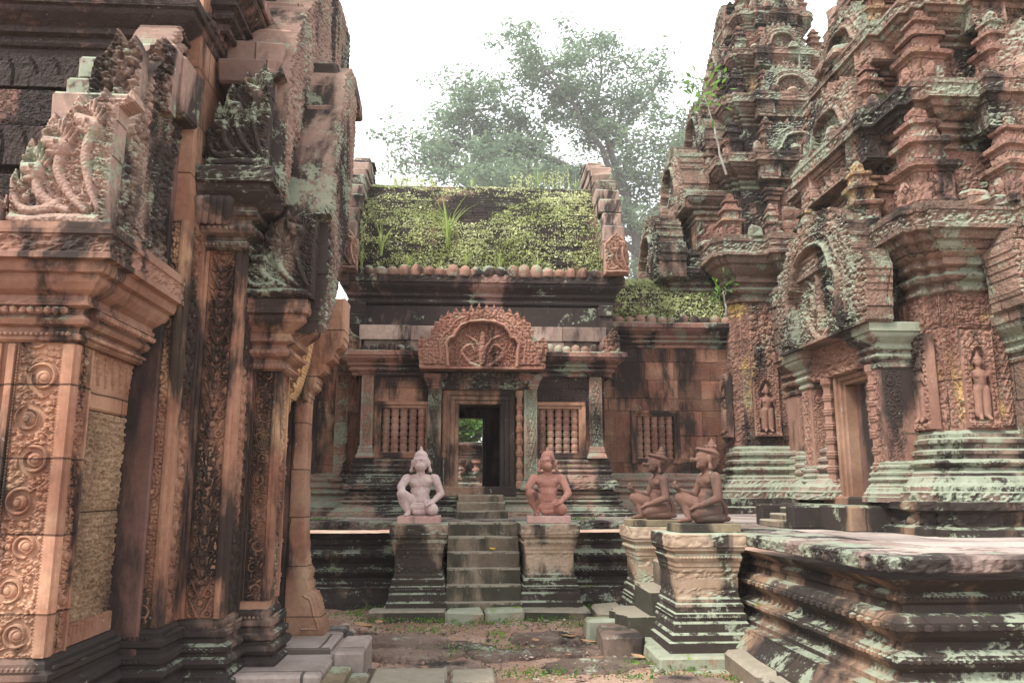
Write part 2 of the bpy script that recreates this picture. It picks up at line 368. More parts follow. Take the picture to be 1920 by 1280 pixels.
def stone(name, c1, c2, dark=.3, lich=.15, moss=0, orn=None, bump=1.0, seed=0, brick=None, tint=True, damp=None, lcol=(0.259, 0.299, 0.226), c3=None, top=.1, dcol=(.015, .013, .0125), dscale=1.0, ddir=(1.3, 1.3, .42)):
    t = NT(name); nz = t.n('ShaderNodeSeparateXYZ'); g = t.n('ShaderNodeNewGeometry'); t.L(g.outputs['True Normal'], nz.inputs[0]); nz = nz.outputs[2]
    off = (seed*3.7, seed*1.9, seed*2.3)
    col = t.mix(t.ramp(t.noise(1.7, 4, .55, t.scl((1, 1, 1), off)), .36, .66), c1, c2)
    if c3: col = t.mix(t.ramp(t.noise(1.1, 3, .5, t.scl((1, 1, 1), (seed*5+9, 4, 2))), .60, .70), col, c3)
    fine = t.noise(22, 6, .7); col = t.mulc(col, t.m_('MULTIPLY_ADD', fine, .9, .55))
    h = t.m_('MULTIPLY', fine, .35)
    if tint:
        a = t.n('ShaderNodeAttribute'); a.attribute_name = 'tint'; col = t.mulc(col, t.m_('MULTIPLY_ADD', a.outputs['Fac'], .8, .6))
    if brick:
        sp = t.n('ShaderNodeSeparateXYZ'); t.L(t.pos, sp.inputs[0]); cb = t.n('ShaderNodeCombineXYZ')
        if len(brick) > 2: t.L(sp.outputs[0], cb.inputs[0]); t.L(sp.outputs[1], cb.inputs[1])
        else: t.L(t.m_('ADD', sp.outputs[0], sp.outputs[1]), cb.inputs[0]); t.L(sp.outputs[2], cb.inputs[1])
        wob = t.noise(3, 2, .5); wv = t.n('ShaderNodeVectorMath'); wv.operation = 'MULTIPLY_ADD'; cw = t.n('ShaderNodeCombineXYZ'); t.L(wob, cw.inputs[0]); t.L(wob, cw.inputs[1])
        t.L(cw.outputs[0], wv.inputs[0]); wv.inputs[1].default_value = (.05, .03, 0); t.L(cb.outputs[0], wv.inputs[2])
        bk = t.n('ShaderNodeTexBrick'); bk.inputs['Scale'].default_value = 1; bk.inputs['Brick Width'].default_value = brick[0]; bk.inputs['Row Height'].default_value = brick[1]
        bk.inputs['Mortar Size'].default_value = .006 if len(brick) < 3 else .012; bk.inputs['Mortar Smooth'].default_value = .3; bk.inputs['Color1'].default_value = (.62, .62, .62, 1); bk.inputs['Color2'].default_value = (1.15, 1.15, 1.15, 1); bk.inputs['Mortar'].default_value = (.12, .1, .09, 1)
        t.L(wv.outputs[0], bk.inputs['Vector']); mm = t.n('ShaderNodeMix'); mm.data_type = 'RGBA'; mm.blend_type = 'MULTIPLY'; mm.inputs[0].default_value = .8; t.L(col, mm.inputs[6]); t.L(bk.outputs[0], mm.inputs[7]); col = mm.outputs[2]
        h = t.m_('SUBTRACT', h, t.m_('MULTIPLY', bk.outputs['Fac'], 1.6))
    # weathering crust: its own drifting, streaky patches
    st = t.noise(1.0*dscale, 9, .62, t.scl(ddir, off), .3)
    if damp:                                                   # algae crust climbing from the foot (rising damp)
        sp2 = t.n('ShaderNodeSeparateXYZ'); t.L(t.pos, sp2.inputs[0]); st = t.m_('ADD', st, t.m_('MULTIPLY', t.ramp(sp2.outputs[2], damp[1], damp[0]), damp[2]))
    th = .5+(.5-dark)*.42
    col = t.mix(t.m_('MULTIPLY', t.ramp(st, th-.05, th+.05), .93), col, t.mix(t.noise(9, 4), (dcol[0]*.6, dcol[1]*.6, dcol[2]*.6), (dcol[0]*2.0, dcol[1]*1.9, dcol[2]*1.8)))
    if lich > 0:
        ln = t.noise(2.2, 9, .72, t.scl((1, 1, 1.0), (seed*7+3, 1, seed))); ln = t.m_('ADD', ln, t.m_('MULTIPLY', t.m_('MAXIMUM', nz, 0), top))
        ln = t.m_('ADD', ln, t.m_('MULTIPLY', t.m_('SUBTRACT', t.noise(34, 3, .6), .5), .22))
        th = .5+(.5-lich)*.42
        col = t.mix(t.m_('MULTIPLY', t.ramp(ln, th-.02, th+.045), .85), col, t.mix(t.noise(12, 4, .7), (lcol[0]*.55, lcol[1]*.6, lcol[2]*.5), (lcol[0]*1.35, lcol[1]*1.25, lcol[2]*1.3)))
        sp_ = t.ramp(t.noise(11, 5, .75, t.scl((1, 1, 1), (5, seed, 8))), .66, .70); col = t.mix(t.m_('MULTIPLY', sp_, .6), col, (.42, .46, .40))
    if moss > 0:
        mn = t.m_('ADD', t.noise(3.5, 8, .7, t.scl((1, 1, 1), (2, 9, seed))), t.m_('MULTIPLY', nz, .12)); th = .62+(.5-moss)*.42
        col = t.mix(t.ramp(mn, th-.02, th+.03), col, t.mix(t.noise(40, 2), (.06, .11, .015), (.20, .29, .04)))
    t.L(col, t.b.inputs['Base Color']); t.b.inputs['Roughness'].default_value = .88
    if orn == 'foliage':
        v1 = t.voro(26, feat='SMOOTH_F1'); v2 = t.voro(62); h = t.m_('SUBTRACT', h, t.m_('ADD', t.m_('MULTIPLY', v1, 1.6), t.m_('MULTIPLY', v2, .7)))
    elif orn == 'tapestry':
        sp = t.n('ShaderNodeSeparateXYZ'); t.L(t.pos, sp.inputs[0]); xy = t.m_('ADD', sp.outputs[0], sp.outputs[1])
        q = t.m_('MULTIPLY', t.m_('SINE', t.m_('MULTIPLY_ADD', t.noise(4, 2), 3.0, t.m_('MULTIPLY', xy, 74))), t.m_('SINE', t.m_('MULTIPLY_ADD', t.noise(5, 2), 3.0, t.m_('MULTIPLY', sp.outputs[2], 74))))
        h = t.m_('ADD', h, t.m_('MULTIPLY', t.m_('ABSOLUTE', q), .5)); h = t.m_('SUBTRACT', h, t.m_('MULTIPLY', t.voro(48), .8))
    elif orn == 'laterite':
        pit = t.ramp(t.voro(30, t.scl((1, 1, 1.3))), .18, .5); pn = t.ramp(t.noise(24, 3, .6), .42, .56); h = t.m_('ADD', h, t.m_('ADD', t.m_('MULTIPLY', pit, 1.2), t.m_('MULTIPLY', pn, 2.2)))
    bn = t.n('ShaderNodeBump'); bn.inputs['Strength'].default_value = 1; bn.inputs['Distance'].default_value = .011*bump; t.L(h, bn.inputs['Height']); t.L(bn.outputs[0], t.b.inputs['Normal'])
    return t.m
def leafmat(name, c1, c2, tr=.35, sc=3):
    t = NT(name); a = t.n('ShaderNodeAttribute'); a.attribute_name = 'tint'
    col = t.mix(a.outputs['Fac'], c1, c2); t.L(col, t.b.inputs['Base Color']); t.b.inputs['Roughness'].default_value = .6
    tl = t.n('ShaderNodeBsdfTranslucent'); t.L(col, tl.inputs[0]); ms = t.n('ShaderNodeMixShader'); ms.inputs[0].default_value = tr
    t.L(t.b.outputs[0], ms.inputs[1]); t.L(tl.outputs[0], ms.inputs[2]); t.L(ms.outputs[0], t.out.inputs[0]); return t.m
def plain(name, c, var=.25, sc=6, rough=.9):
    t = NT(name); col = t.mix(t.noise(sc, 6, .65), tuple(x*(1-var) for x in c), tuple(x*(1+var) for x in c)); t.L(col, t.b.inputs['Base Color']); t.b.inputs['Roughness'].default_value = rough
    bn = t.n('ShaderNodeBump'); bn.inputs['Distance'].default_value = .01; t.L(t.noise(sc*5, 5, .7), bn.inputs['Height']); t.L(bn.outputs[0], t.b.inputs['Normal']); return t.m
RED1, RED2 = (.235, .112, .072), (.38, .225, .148)
M = {}
M['lib'] = stone('red_sandstone', RED1, RED2, .34, .02, orn=None, brick=(1.3, .42), seed=1, c3=(.44, .30, .2), bump=.7, dscale=1.4)
M['libdeep'] = stone('carved_red_sandstone', (.20, .095, .062), (.31, .17, .112), .46, .03, seed=2, c3=(.40, .25, .15), bump=.5, dscale=1.3)
M['libbase'] = stone('damp_base_sandstone', (.13, .08, .062), (.20, .13, .10), .60, .06, seed=3, bump=.9, damp=(.15, .75, .15))
M['libtop'] = stone('lichened_carving', (.24, .155, .125), (.31, .22, .175), .50, .36, seed=4, orn=None, bump=.8, lcol=(0.259, 0.299, 0.226))
M['libhigh'] = stone('blackened_upper_sandstone', (.22, .12, .10), (.34, .19, .15), .60, .12, seed=5, orn='foliage', bump=.8, brick=(.9, .45))
M['libcap'] = stone('weathered_capital_stone', (.23, .125, .09), (.36, .22, .155), .44, .05, seed=45, bump=1.0, c3=(.40, .27, .18), dscale=1.6)
M['laterite'] = stone('laterite_block', (.15, .092, .058), (.29, .20, .125), .34, .0, seed=6, bump=.8)
M['latdark'] = stone('dark_laterite', (.14, .075, .055), (.22, .12, .09), .45, .12, seed=7, orn='laterite', bump=2.0, brick=(.6, .4))
M['gate'] = stone('gate_sandstone', (.205, .088, .060), (.31, .17, .112), .52, .10, seed=8, orn='tapestry', bump=.8, c3=(.44, .30, .19))
M['gatesmooth'] = stone('gate_smooth_sandstone', (.215, .10, .063), (.31, .175, .112), .52, .10, seed=9, bump=.6)
M['gatecarve'] = stone('gate_carved_sandstone', (.215, .115, .082), (.31, .19, .14), .42, .34, seed=50, bump=.6)
M['gateblack'] = stone('gate_blackened_cornice', (.17, .10, .085), (.27, .165, .135), .66, .20, seed=11, bump=.9, brick=(.8, 9), top=.12)
M['gategreen'] = stone('gate_green_cornice', (.22, .11, .09), (.32, .17, .13), .48, .36, seed=12, bump=.9, top=.14, lcol=(0.265, 0.306, 0.233))
M['plinth'] = stone('plinth_weathered_sandstone', (.22, .13, .10), (.33, .22, .17), .50, .36, seed=13, orn='foliage', bump=.6, moss=.2, top=.12, lcol=(0.222, 0.257, 0.195))
M['terrace'] = stone('terrace_blackened_sandstone', (.14, .088, .066), (.27, .17, .11), .66, .24, seed=14, bump=.8, brick=(.9, 9), moss=.22, top=.12, lcol=(0.259, 0.299, 0.226))
M['terslab'] = stone('terrace_slab_sandstone', (.16, .112, .095), (.24, .18, .155), .46, .42, seed=15, bump=.9, brick=(1.0, 9), top=.0, lcol=(0.251, 0.290, 0.220))
M['paving'] = stone('terrace_paving', (.25, .20, .175), (.35, .30, .265), .28, .10, seed=16, bump=.8, brick=(1.1, .62, 1), top=0, tint=False, ddir=(.8, .8, .8))
M['buff'] = stone('buff_pedestal_sandstone', (.27, .185, .125), (.39, .295, .215), .40, .28, seed=17, bump=.7, damp=(.30, .72, .22), top=.18, lcol=(0.315, 0.364, 0.276))
M['step'] = stone('stair_sandstone', (.15, .115, .082), (.23, .18, .13), .50, .18, seed=18, bump=1.0, moss=.16, top=.35, lcol=(.28, .255, .20), dcol=(.03, .03, .022))
M['green'] = stone('green_lichened_block', (.2, .15, .1), (.3, .22, .15), .3, .58, seed=19, bump=1.0, moss=.35, lcol=(0.272, 0.314, 0.239))
M['tower'] = stone('tower_sandstone', (.185, .093, .070), (.27, .155, .118), .44, .28, seed=20, orn='foliage', bump=.9, brick=(.75, .46), top=.18, c3=(.46, .31, .15), lcol=(0.243, 0.281, 0.213))
M['towerwall'] = stone('tower_wall_sandstone', (.185, .098, .073), (.27, .155, .115), .40, .16, seed=21, orn='foliage', bump=.8, brick=(.7, .5), top=.18, c3=(.52, .36, .13), lcol=(0.243, 0.281, 0.213))
M['towergreen'] = stone('tower_lichened_cornice', (.15, .10, .075), (.25, .155, .118), .40, .38, seed=22, orn='foliage', bump=.9, brick=(.75, .46), top=.24, lcol=(0.243, 0.281, 0.213))
M['towersmooth'] = stone('tower_smooth_sandstone', (.20, .105, .077), (.29, .17, .125), .38, .10, seed=23, bump=.6)
M['roofbrick'] = stone('roof_brick', (.11, .07, .06), (.19, .115, .09), .78, .12, seed=24, bump=1.6, moss=.30, tint=True)
M['blocks'] = stone('pale_masonry_blocks', (.24, .17, .14), (.36, .27, .22), .35, .15, seed=25, bump=.9)
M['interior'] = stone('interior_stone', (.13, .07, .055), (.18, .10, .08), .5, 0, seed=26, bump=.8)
M['pink'] = stone('pink_statue_stone', (.42, .31, .29), (.54, .42, .39), .08, 0, seed=27, bump=.5, dcol=(.16, .12, .11), dscale=3)
M['redstat'] = stone('red_statue_stone', (.30, .135, .10), (.42, .215, .165), .22, .0, seed=48, bump=.4, dcol=(.07, .045, .042), dscale=3)
M['brownstat'] = stone('brown_statue_stone', (.085, .045, .034), (.155, .085, .064), .34, .08, seed=29, bump=.8, dcol=(.06, .045, .04), dscale=3)
M['plinthpink'] = stone('pink_plinth_stone', (.42, .25, .22), (.50, .32, .28), .1, .05, seed=30, bump=.5)
M['plinthdark'] = stone('mossy_plinth_stone', (.15, .12, .075), (.24, .19, .12), .3, .06, seed=31, bump=.7)
M['latpave'] = stone('worn_laterite_paving', (.10, .07, .055), (.17, .12, .095), .30, .10, seed=46, bump=1.5, moss=.15)
M['greenpil'] = stone('green_tinged_pilaster', (.19, .14, .10), (.28, .215, .16), .34, .42, seed=51, bump=.6, lcol=(0.237, 0.273, 0.207))
M['libdark'] = stone('dark_gable_blocks', (.19, .115, .09), (.29, .19, .15), .46, .12, seed=52, bump=1.0, brick=(.8, 9))
M['gable'] = stone('weathered_gable_stone', (.165, .11, .088), (.27, .19, .155), .44, .36, seed=53, bump=1.2, dscale=2)
M['gateped'] = stone('red_pediment_stone', (.25, .12, .085), (.35, .195, .14), .26, .20, seed=54, bump=.6)
M['gatedoor'] = stone('weathered_door_frame', (.19, .105, .07), (.29, .18, .12), .56, .10, seed=55, bump=.7)
M['gravel'] = stone('gravel_stone', (.13, .08, .06), (.34, .27, .23), .25, .05, seed=44, bump=.4)
M['bark'] = plain('bark', (.10, .09, .08), .4, 5)
M['leaf'] = leafmat('tree_leaves', (.07, .12, .075), (.20, .28, .16), .55)  # leaf colours lightened to stand in for haze over the far crowns
M['leafb'] = leafmat('bright_leaves', (.05, .13, .02), (.16, .30, .05), .45)
M['creeper'] = leafmat('creeper_leaves', (.33, .38, .15), (.76, .78, .46), .35)
M['grass'] = leafmat('grass_blades', (.20, .30, .06), (.55, .64, .25), .45)
M['dead'] = plain('fallen_leaf', (.36, .22, .12), .5, 30)
M['yellow'] = plain('yellow_leaf', (.7, .42, .03), .2, 30)
# ================================================================ mouldings (normalised: outward, height), bottom to top
BASE_N = [(.0, 0), (1, 0), (1, .13), (.86, .15), (.86, .21), (.70, .27), (.62, .34), (.5, .36), (.5, .40), (.34, .44), (.30, .47), (.44, .50), (.50, .54), (.44, .58), (.28, .60), (.28, .64), (.38, .66), (.38, .71), (.2, .74), (.2, .79), (.30, .82), (.30, .87), (.12, .90), (.12, .95), (0, 1)]
CORN_N = [(0, 0), (.13, .03), (.13, .10), (.05, .12), (.05, .17), (.28, .21), (.34, .26), (.28, .31), (.2, .33), (.2, .38), (.42, .42), (.42, .47), (.36, .49), (.36, .53), (.60, .60), (.82, .68), (.86, .72), (.86, .77), (1, .79), (1, .97), (.96, 1), (-.2, 1)]
TERR_N = [(.0, 0), (1.15, 0), (1.15, .09), (.98, .10), (.94, .16), (.70, .26), (.66, .30), (.46, .31), (.46, .34), (.36, .36), (.30, .40), (.40, .43), (.44, .46), (.40, .49), (.26, .51), (.22, .55), (.34, .585), (.40, .62), (.40, .66), (.32, .69), (.16, .70), (.13, .74), (.2, .76), (.2, .79), (.13, .81), (.30, .85), (.42, .875), (.46, .885)]
TC_N = [(0, 0), (.1, .02), (.1, .07), (.04, .08), (.04, .13), (.2, .15), (.27, .19), (.2, .23), (.14, .24), (.14, .29), (.34, .31), (.34, .35), (.28, .36), (.28, .40), (.46, .44), (.60, .50), (.64, .53), (.64, .56), (.78, .57), (.84, .62), (.84, .66), (1, .67), (1, .72), (.96, .73), (.96, .88), (1.0, .89), (1.0, .93), (.92, .94), (.92, 1), (-.2, 1)]
def PR(N, z0, z1, amp, base=0): return [(base+a*amp, z0+b*(z1-z0)) for a, b in N]
# ================================================================ ground
def ground_h(x, y):
    return .10*sst(y, 7.9, 9.0)+.02*sst(-y, -6, -3)
def make_ground():
    xs = np.concatenate([[-80, -20, -8], np.arange(-4, 5, .05), [8, 20, 80]]); ys = np.concatenate([[-40, -15, 0], np.arange(3, 10.6, .05), [14, 20, 28, 70, 120]])
    X, Y = np.meshgrid(xs, ys, indexing='ij'); P = np.stack([X.ravel(), Y.ravel(), 0*X.ravel()], 1)
    Z = ground_h(P[:, 0], P[:, 1])+.022*vnoise(P*1.6, 1)+.012*vnoise(P*6, 2)+.006*vnoise(P*17, 3)
    P[:, 2] = Z-.01
    t = NT('ground_dirt')
    col = t.mix(t.ramp(t.noise(1.3, 6, .6), .4, .6), (.25, .145, .10), (.37, .25, .185)); col = t.mulc(col, t.m_('MULTIPLY_ADD', t.noise(30, 6, .75), 1.1, .45))
    col = t.mix(t.ramp(t.voro(38), .16, .10), col, (.34, .27, .22)); col = t.mix(t.ramp(t.noise(14, 5, .75), .60, .66), col, (.07, .045, .035))
    col = t.mix(t.ramp(t.noise(2.4, 8, .74, t.scl((1, 1, 1), (3, 3, 3))), .585, .63), col, t.mix(t.noise(50, 2), (.06, .10, .015), (.2, .27, .05)))
    t.L(col, t.b.inputs['Base Color']); t.b.inputs['Roughness'].default_value = .95
    bn = t.n('ShaderNodeBump'); bn.inputs['Distance'].default_value = .02; t.L(t.m_('ADD', t.noise(26, 6, .7), t.m_('MULTIPLY', t.voro(38), .6)), bn.inputs['Height']); t.L(bn.outputs[0], t.b.inputs['Normal'])
    mb = MB(); mb.grid(P.reshape(len(xs), len(ys), 3)); o = mb.build('ground', t.m, smooth=True); tag(o, kind='structure')
make_ground()
# ================================================================ left library
lib = thing('temple_library', 'carved red sandstone temple building filling the left edge, with stepped pilasters and stacked pediments', 'temple', (-2.2, 6.2, 0))
LP = [(-7, 4.72), (-2.26, 4.72), (-2.26, 5.65), (-2.0, 5.65), (-2.0, 6.02), (-1.70, 6.02), (-1.70, 6.45), (-1.48, 6.45), (-1.48, 6.85), (-1.9, 6.85)]
mb = sweep(LP, PR(BASE_N, -.02, .60, .20), seg=.03, pstep=.02)
beads(LP, .075, .40, .017, .036, mb, tint=.6); beads(LP, .055, .545, .013, .028, mb, tint=.6)
mb.build('base_moulding', M['libbase'], lib, rough=.006, orn=(16, .022, .0, .25))
# plain walls between the pilasters
mb = MB()
sweep([(-2.26, 4.72), (-2.26, 4.90)], [(0, .6), (0, 2.35)], mb=mb)
sweep([(-7, 4.722), (-2.262, 4.722)], [(0, .6), (0, 2.35)], mb=mb); mb.box(-6.9, 4.8, .5, -2.5, 5.4, 3.0, .3)
sweep([(-2.275, 5.652), (-2.0, 5.652), (-2.0, 6.022), (-1.702, 6.022), (-1.702, 6.452), (-1.48, 6.452), (-1.48, 6.8), (-1.7, 6.8)], [(0, .58), (0, 2.45)], mb=mb)
sweep([(-2.275, 5.655), (-2.003, 5.655), (-2.003, 6.025), (-1.705, 6.025), (-1.705, 6.6), (-1.9, 6.6)], [(0, 2.45), (0, 3.6)], mb=mb)
sweep([(-2.27, 5.66), (-2.01, 5.66), (-2.01, 6.3), (-2.2, 6.3)], [(0, 3.6), (0, 5.3)], mb=mb)
mb.build('wall', M['lib'], lib)
# stone panel over two laterite blocks on the receding face
def vpanel(mb, x0, y0, x1, y1, z0, z1, hf, out=.012, res=.008, thick=.03, tint=.5):
    """relief panel on an upright face running from (x0,y0) to (x1,y1), outside on the right of travel"""
    U = np.array([x1-x0, y1-y0, 0.]); L = np.linalg.norm(U); U /= L; N = np.array([U[1], -U[0], 0])
    return carved(mb, np.array([x0, y0, z0])+N*out, U, (0, 0, 1), N, rect(L, z1-z0), thick, hf, res, tint)
mb = MB(); mb.box(-2.45, 4.92, 1.98, -2.29, 5.63, 2.6, .6)
vpanel(mb, -2.29, 4.95, -2.29, 5.62, 2.12, 2.34, lambda u, v, d: .014*np.where(v/.22 > np.abs(((u/.11) % 1)-.5)*2*.9, h_foliage(.035, 1)(u, v, d)+.9, -.6), .0, .006); mb.build('swag_panel', M['lib'], lib)
mb = MB(); mb.box(-2.45, 4.92, 1.36, -2.32, 5.63, 1.975, .5); mb.box(-2.45, 4.92, .70, -2.32, 5.63, 1.352, .42)
def h_pits(u, v, d): return .004-.024*sst(.44-worley2(u/.022, v/.026, 5), 0, .2)-.014*sst(.5-worley2(u/.05, v/.045, 8), 0, .2)+.012*sst(d, 0, .02)-.012
vpanel(mb, -2.288, 4.93, -2.288, 5.63, 1.362, 1.975, h_pits, 0, .0055, .05, .55); vpanel(mb, -2.292, 4.93, -2.292, 5.63, .70, 1.352, h_pits, 0, .0055, .05, .42); mb.build('laterite_panel', M['laterite'], lib)
mb = MB(); vpanel(mb, -2.285, 4.92, -2.285, 5.64, .60, .72, h_petals(.05, .02, .12), 0, .006); mb.build('petal_course', M['lib'], lib)
def pilaster(name, x0, x1, y, z0, z1, kind, per, side=0.0, tint=.5, s=0, mat=None):
    """carved band on the -Y face between plain strips with beads, and a leafy strip on the +X face"""
    mb = MB(); W = x1-x0; st = W*.14; bd = .012
    fr = {'scroll': h_rinceau(W-2*st-2*bd, per, s=s), 'chalice': h_chalice(W-2*st-2*bd, per, s=s)}[kind]
    vpanel(mb, x0+st+bd, y, x1-st-bd, y, z0, z1, fr, .006, .005, .03, tint)
    vpanel(mb, x0+.002, y, x0+st, y, z0, z1, lambda u, v, d: .004*sst(d, 0, .006), .022, .02, .03, tint+.1)
    vpanel(mb, x1-st, y, x1-.0, y, z0, z1, lambda u, v, d: .004*sst(d, 0, .006), .022, .02, .03, tint+.1)
    vpanel(mb, x0+st, y, x0+st+bd, y, z0, z1, h_beadline(.018, .012), .008, .004, .02, tint)
    vpanel(mb, x1-st-bd, y, x1-st, y, z0, z1, h_beadline(.018, .012), .008, .004, .02, tint)
    if side:
        q = side*.22; y2 = y+side
        vpanel(mb, x1, y+.0, x1, y+q, z0, z1, lambda u, v, d: .004*sst(d, 0, .006), .022, .02, .03, tint+.1)
        vpanel(mb, x1, y+q, x1, y+q+bd, z0, z1, h_beadline(.018, .012), .008, .004, .02, tint)
        vpanel(mb, x1, y+q+bd, x1, y2-q*.5, z0, z1, h_rinceau(side-q*1.5-bd, per*.5, .040, s=s+3), .006, .005, .03, tint)
        vpanel(mb, x1, y2-q*.5, x1, y2, z0, z1, lambda u, v, d: .004*sst(d, 0, .006), .026, .02, .03, tint+.1)
    return mb.build(name, mat or M['libdeep'], lib)
pilaster('pilaster', -2.62, -2.26, 4.72, .60, 2.33, 'scroll', .235, .20, .62, 1, M['lib'])
pilaster('pilaster', -3.05, -2.66, 4.72, .60, 2.33, 'scroll', .235, 0, .55, 11, M['lib'])
pilaster('pilaster', -2.25, -2.0, 5.65, .60, 3.4, 'scroll', .195, .34, .42, 2)
pilaster('pilaster', -1.985, -1.70, 6.02, .60, 3.28, 'chalice', .14, .40, .55, 3)
pilaster('pilaster', -1.685, -1.48, 6.45, .66, 2.42, 'scroll', .165, .30, .45, 4)
# capitals
def capital(path, z0, z1, amp, mat, orn=None, beadr=.018, tint=.5, base=.02, N=None):
    mb = sweep(path, PR(N or CORN_N, z0, z1, amp, base), seg=.02, pstep=.012, tint=tint); H = z1-z0
    beads(path, base+amp*.36, z0+H*.26, beadr, beadr*2.1, mb, tint=tint+.1); beads(path, base+amp*.16, z0+H*.065, beadr*.6, beadr*1.3, mb, tint=tint+.1)
    return mb.build('capital', M[mat], lib, rough=.004, orn=orn)
capital([(-7, 4.72), (-2.26, 4.72), (-2.26, 5.64)], 2.33, 2.98, .26, 'libcap', [(30, .020, 2.80, 2.90), (34, .010, 2.60, 2.66), (40, .012, 2.50, 2.56)], .022, N=TC_N)
capital([(-2.0, 6.012), (-1.70, 6.012), (-1.70, 6.6)], 3.28, 3.88, .24, 'libtop', (28, .012, 3.6, 3.95), .02)
capital([(-1.70, 6.44), (-1.48, 6.44), (-1.48, 6.95)], 2.42, 2.96, .24, 'libcap', (28, .016, 2.6, 3.2), .02)
# curly leaf course and console under the middle pediment
mb = MB()
for i in range(7): mb.ball((-2.03+.0*i, 5.80-.0*i, 3.63), (.001, .001, .001), 4)
for i in range(5):
    mb.cap((-2.0+.05*i, 5.86, 3.48), (-1.97+.05*i, 5.80, 3.60), .035, .05, 8)
mb.build('curled_leaf_course', M['libtop'], lib, smooth=True)
# --- pediments seen nearly edge on
def strokes(u, v, lines):
    """rounded raised strokes: list of (points, r0, r1, height)"""
    H = np.full(u.shape, 0.)
    for pts, r0, r1, hh in lines:
        n = len(pts)-1
        for i, ((x0, y0), (x1, y1)) in enumerate(zip(pts[:-1], pts[1:])):
            dx, dy = x1-x0, y1-y0; t = np.clip(((u-x0)*dx+(v-y0)*dy)/(dx*dx+dy*dy+1e-9), 0, 1)
            r = (r0+(r1-r0)*(i+t)/n); q = np.hypot(u-x0-t*dx, v-y0-t*dy)/r; H = np.maximum(H, hh*np.sqrt(np.clip(1-q*q, 0, 1)))
    return H
def curve(P, n=10):
    out = []
    P = [P[0]]+list(P)+[P[-1]]
    for i in range(1, len(P)-2):
        for k in range(n):
            t = k/n; c = [.5*((2*P[i][j])+(-P[i-1][j]+P[i+1][j])*t+(2*P[i-1][j]-5*P[i][j]+4*P[i+1][j]-P[i+2][j])*t*t+(-P[i-1][j]+3*P[i][j]-3*P[i+1][j]+P[i+2][j])*t**3) for j in (0, 1)]; out.append(tuple(c))
    return out+[P[-1]]
def terminal_h(w_, h_, s):
    def f(u, v, d):
        """naga heads rising in a fan on thick necks out of a makara jaw, leaves between them"""
        x, y = u/w_, v/h_; L = []
        for (nk, hd) in (([(.92, .14), (.80, .34), (.74, .55), (.80, .74)], (.64, .80)), ([(.80, .12), (.60, .26), (.48, .42), (.50, .58)], (.35, .62)), ([(.62, .12), (.42, .18), (.29, .28), (.28, .40)], (.15, .42))):
            C_ = curve(nk, 6); L.append((C_, .030, .070, .70)); t = C_[-1]
            L.append(([t, (t[0]+.02, t[1]+.07)], .095, .05, .62)); L.append(([t, hd], .080, .050, 1.0)); L.append(([(t[0]-.01, t[1]-.045), (hd[0]+.02, hd[1]-.075)], .040, .028, .8))
            e = (t[0]*.75+hd[0]*.25, t[1]*.75+hd[1]*.25+.02); L.append(([e, (e[0]+.001, e[1])], .024, .024, 1.4)); L.append((curve([(hd[0]-.02, hd[1]+.02), (hd[0]-.04, hd[1]+.07), (hd[0]+.02, hd[1]+.09)], 4), .024, .014, .9))
            for q_ in range(5): L.append(([(t[0]+.08-.03*q_, t[1]+.05+.02*q_), (t[0]+.14-.05*q_, t[1]+.12+.035*q_)], .026, .008, .7))
        L += [(curve([(.05, .06), (.25, .045), (.5, .06), (.9, .05)], 5), .04, .05, .8), (curve([(.08, .20), (.16, .13), (.34, .12), (.5, .16)], 5), .03, .05, .75), ([(.2, .2), (.201, .2)], .035, .035, 1.0)]
        Hs = strokes(x, y, L); w1 = worley2(u/.050, v/.050, s); w2 = worley2(u/.021, v/.021, s+3)
        base = .42*sst(.72-w1, 0, .4)*(.75+.25*np.cos(w1*22))+.14*sst(.6-w2, 0, .4); scal = .05*sst(.55-w2, 0, .3)*(Hs > .3)
        return .070*np.maximum(Hs+scal, base)*sst(d, -.004, .02)-.015
    return f
def fan(w_, h_, lean=0):
    pts = [(0, 0), (w_, 0), (w_*1.0, h_*.5), (w_*1.02, h_*.92)]
    n = 7
    for i in range(n):
        t = i/(n-1); a = R(80)+t*R(95); x = w_*.98+math.cos(a)*w_*1.0; y = h_*.02+math.sin(a)*h_*1.0
        pts += [(x+.02, y-.03), (x-.01, y+.045), (x-.035, y-.015)]
    return pts+[(-.02, h_*.25)]
mb = MB()
carved(mb, (-2.66, 4.60, 2.985), (1, 0, 0), (0, 0, 1), (0, -1, 0), fan(.56, .84), .16, terminal_h(.56, .84, 3), .007, .75)
mb.build('naga_terminal', M['libtop'], lib)
mb = MB()
Cpoly = [(4.74, 2.985), (4.76, 3.2), (4.78, 3.5), (4.84, 3.75), (4.95, 3.95), (5.05, 4.18), (5.2, 4.4), (5.3, 4.58), (5.4, 4.72), (5.6, 5.0), (6.4, 5.5), (6.4, 4.7), (5.98, 4.50), (5.72, 4.15), (5.56, 3.7), (5.45, 3.3), (5.62, 2.95), (5.2, 2.84)]
carved(mb, (-2.12, 0, 0), (0, 1, 0), (0, 0, 1), (1, 0, 0), Cpoly, .26, lambda u, v, d: .03*(sst(.7-worley2(u/.06, v/.06, 5), 0, .45)*(d < .2)+.9*(np.abs(d-.25) < .035)+.35*sst(.6-worley2(u/.03, v/.03, 6), 0, .4)), .009, .45)
mb.build('pediment_frame', M['libtop'], lib, rough=.006)
mb = MB()
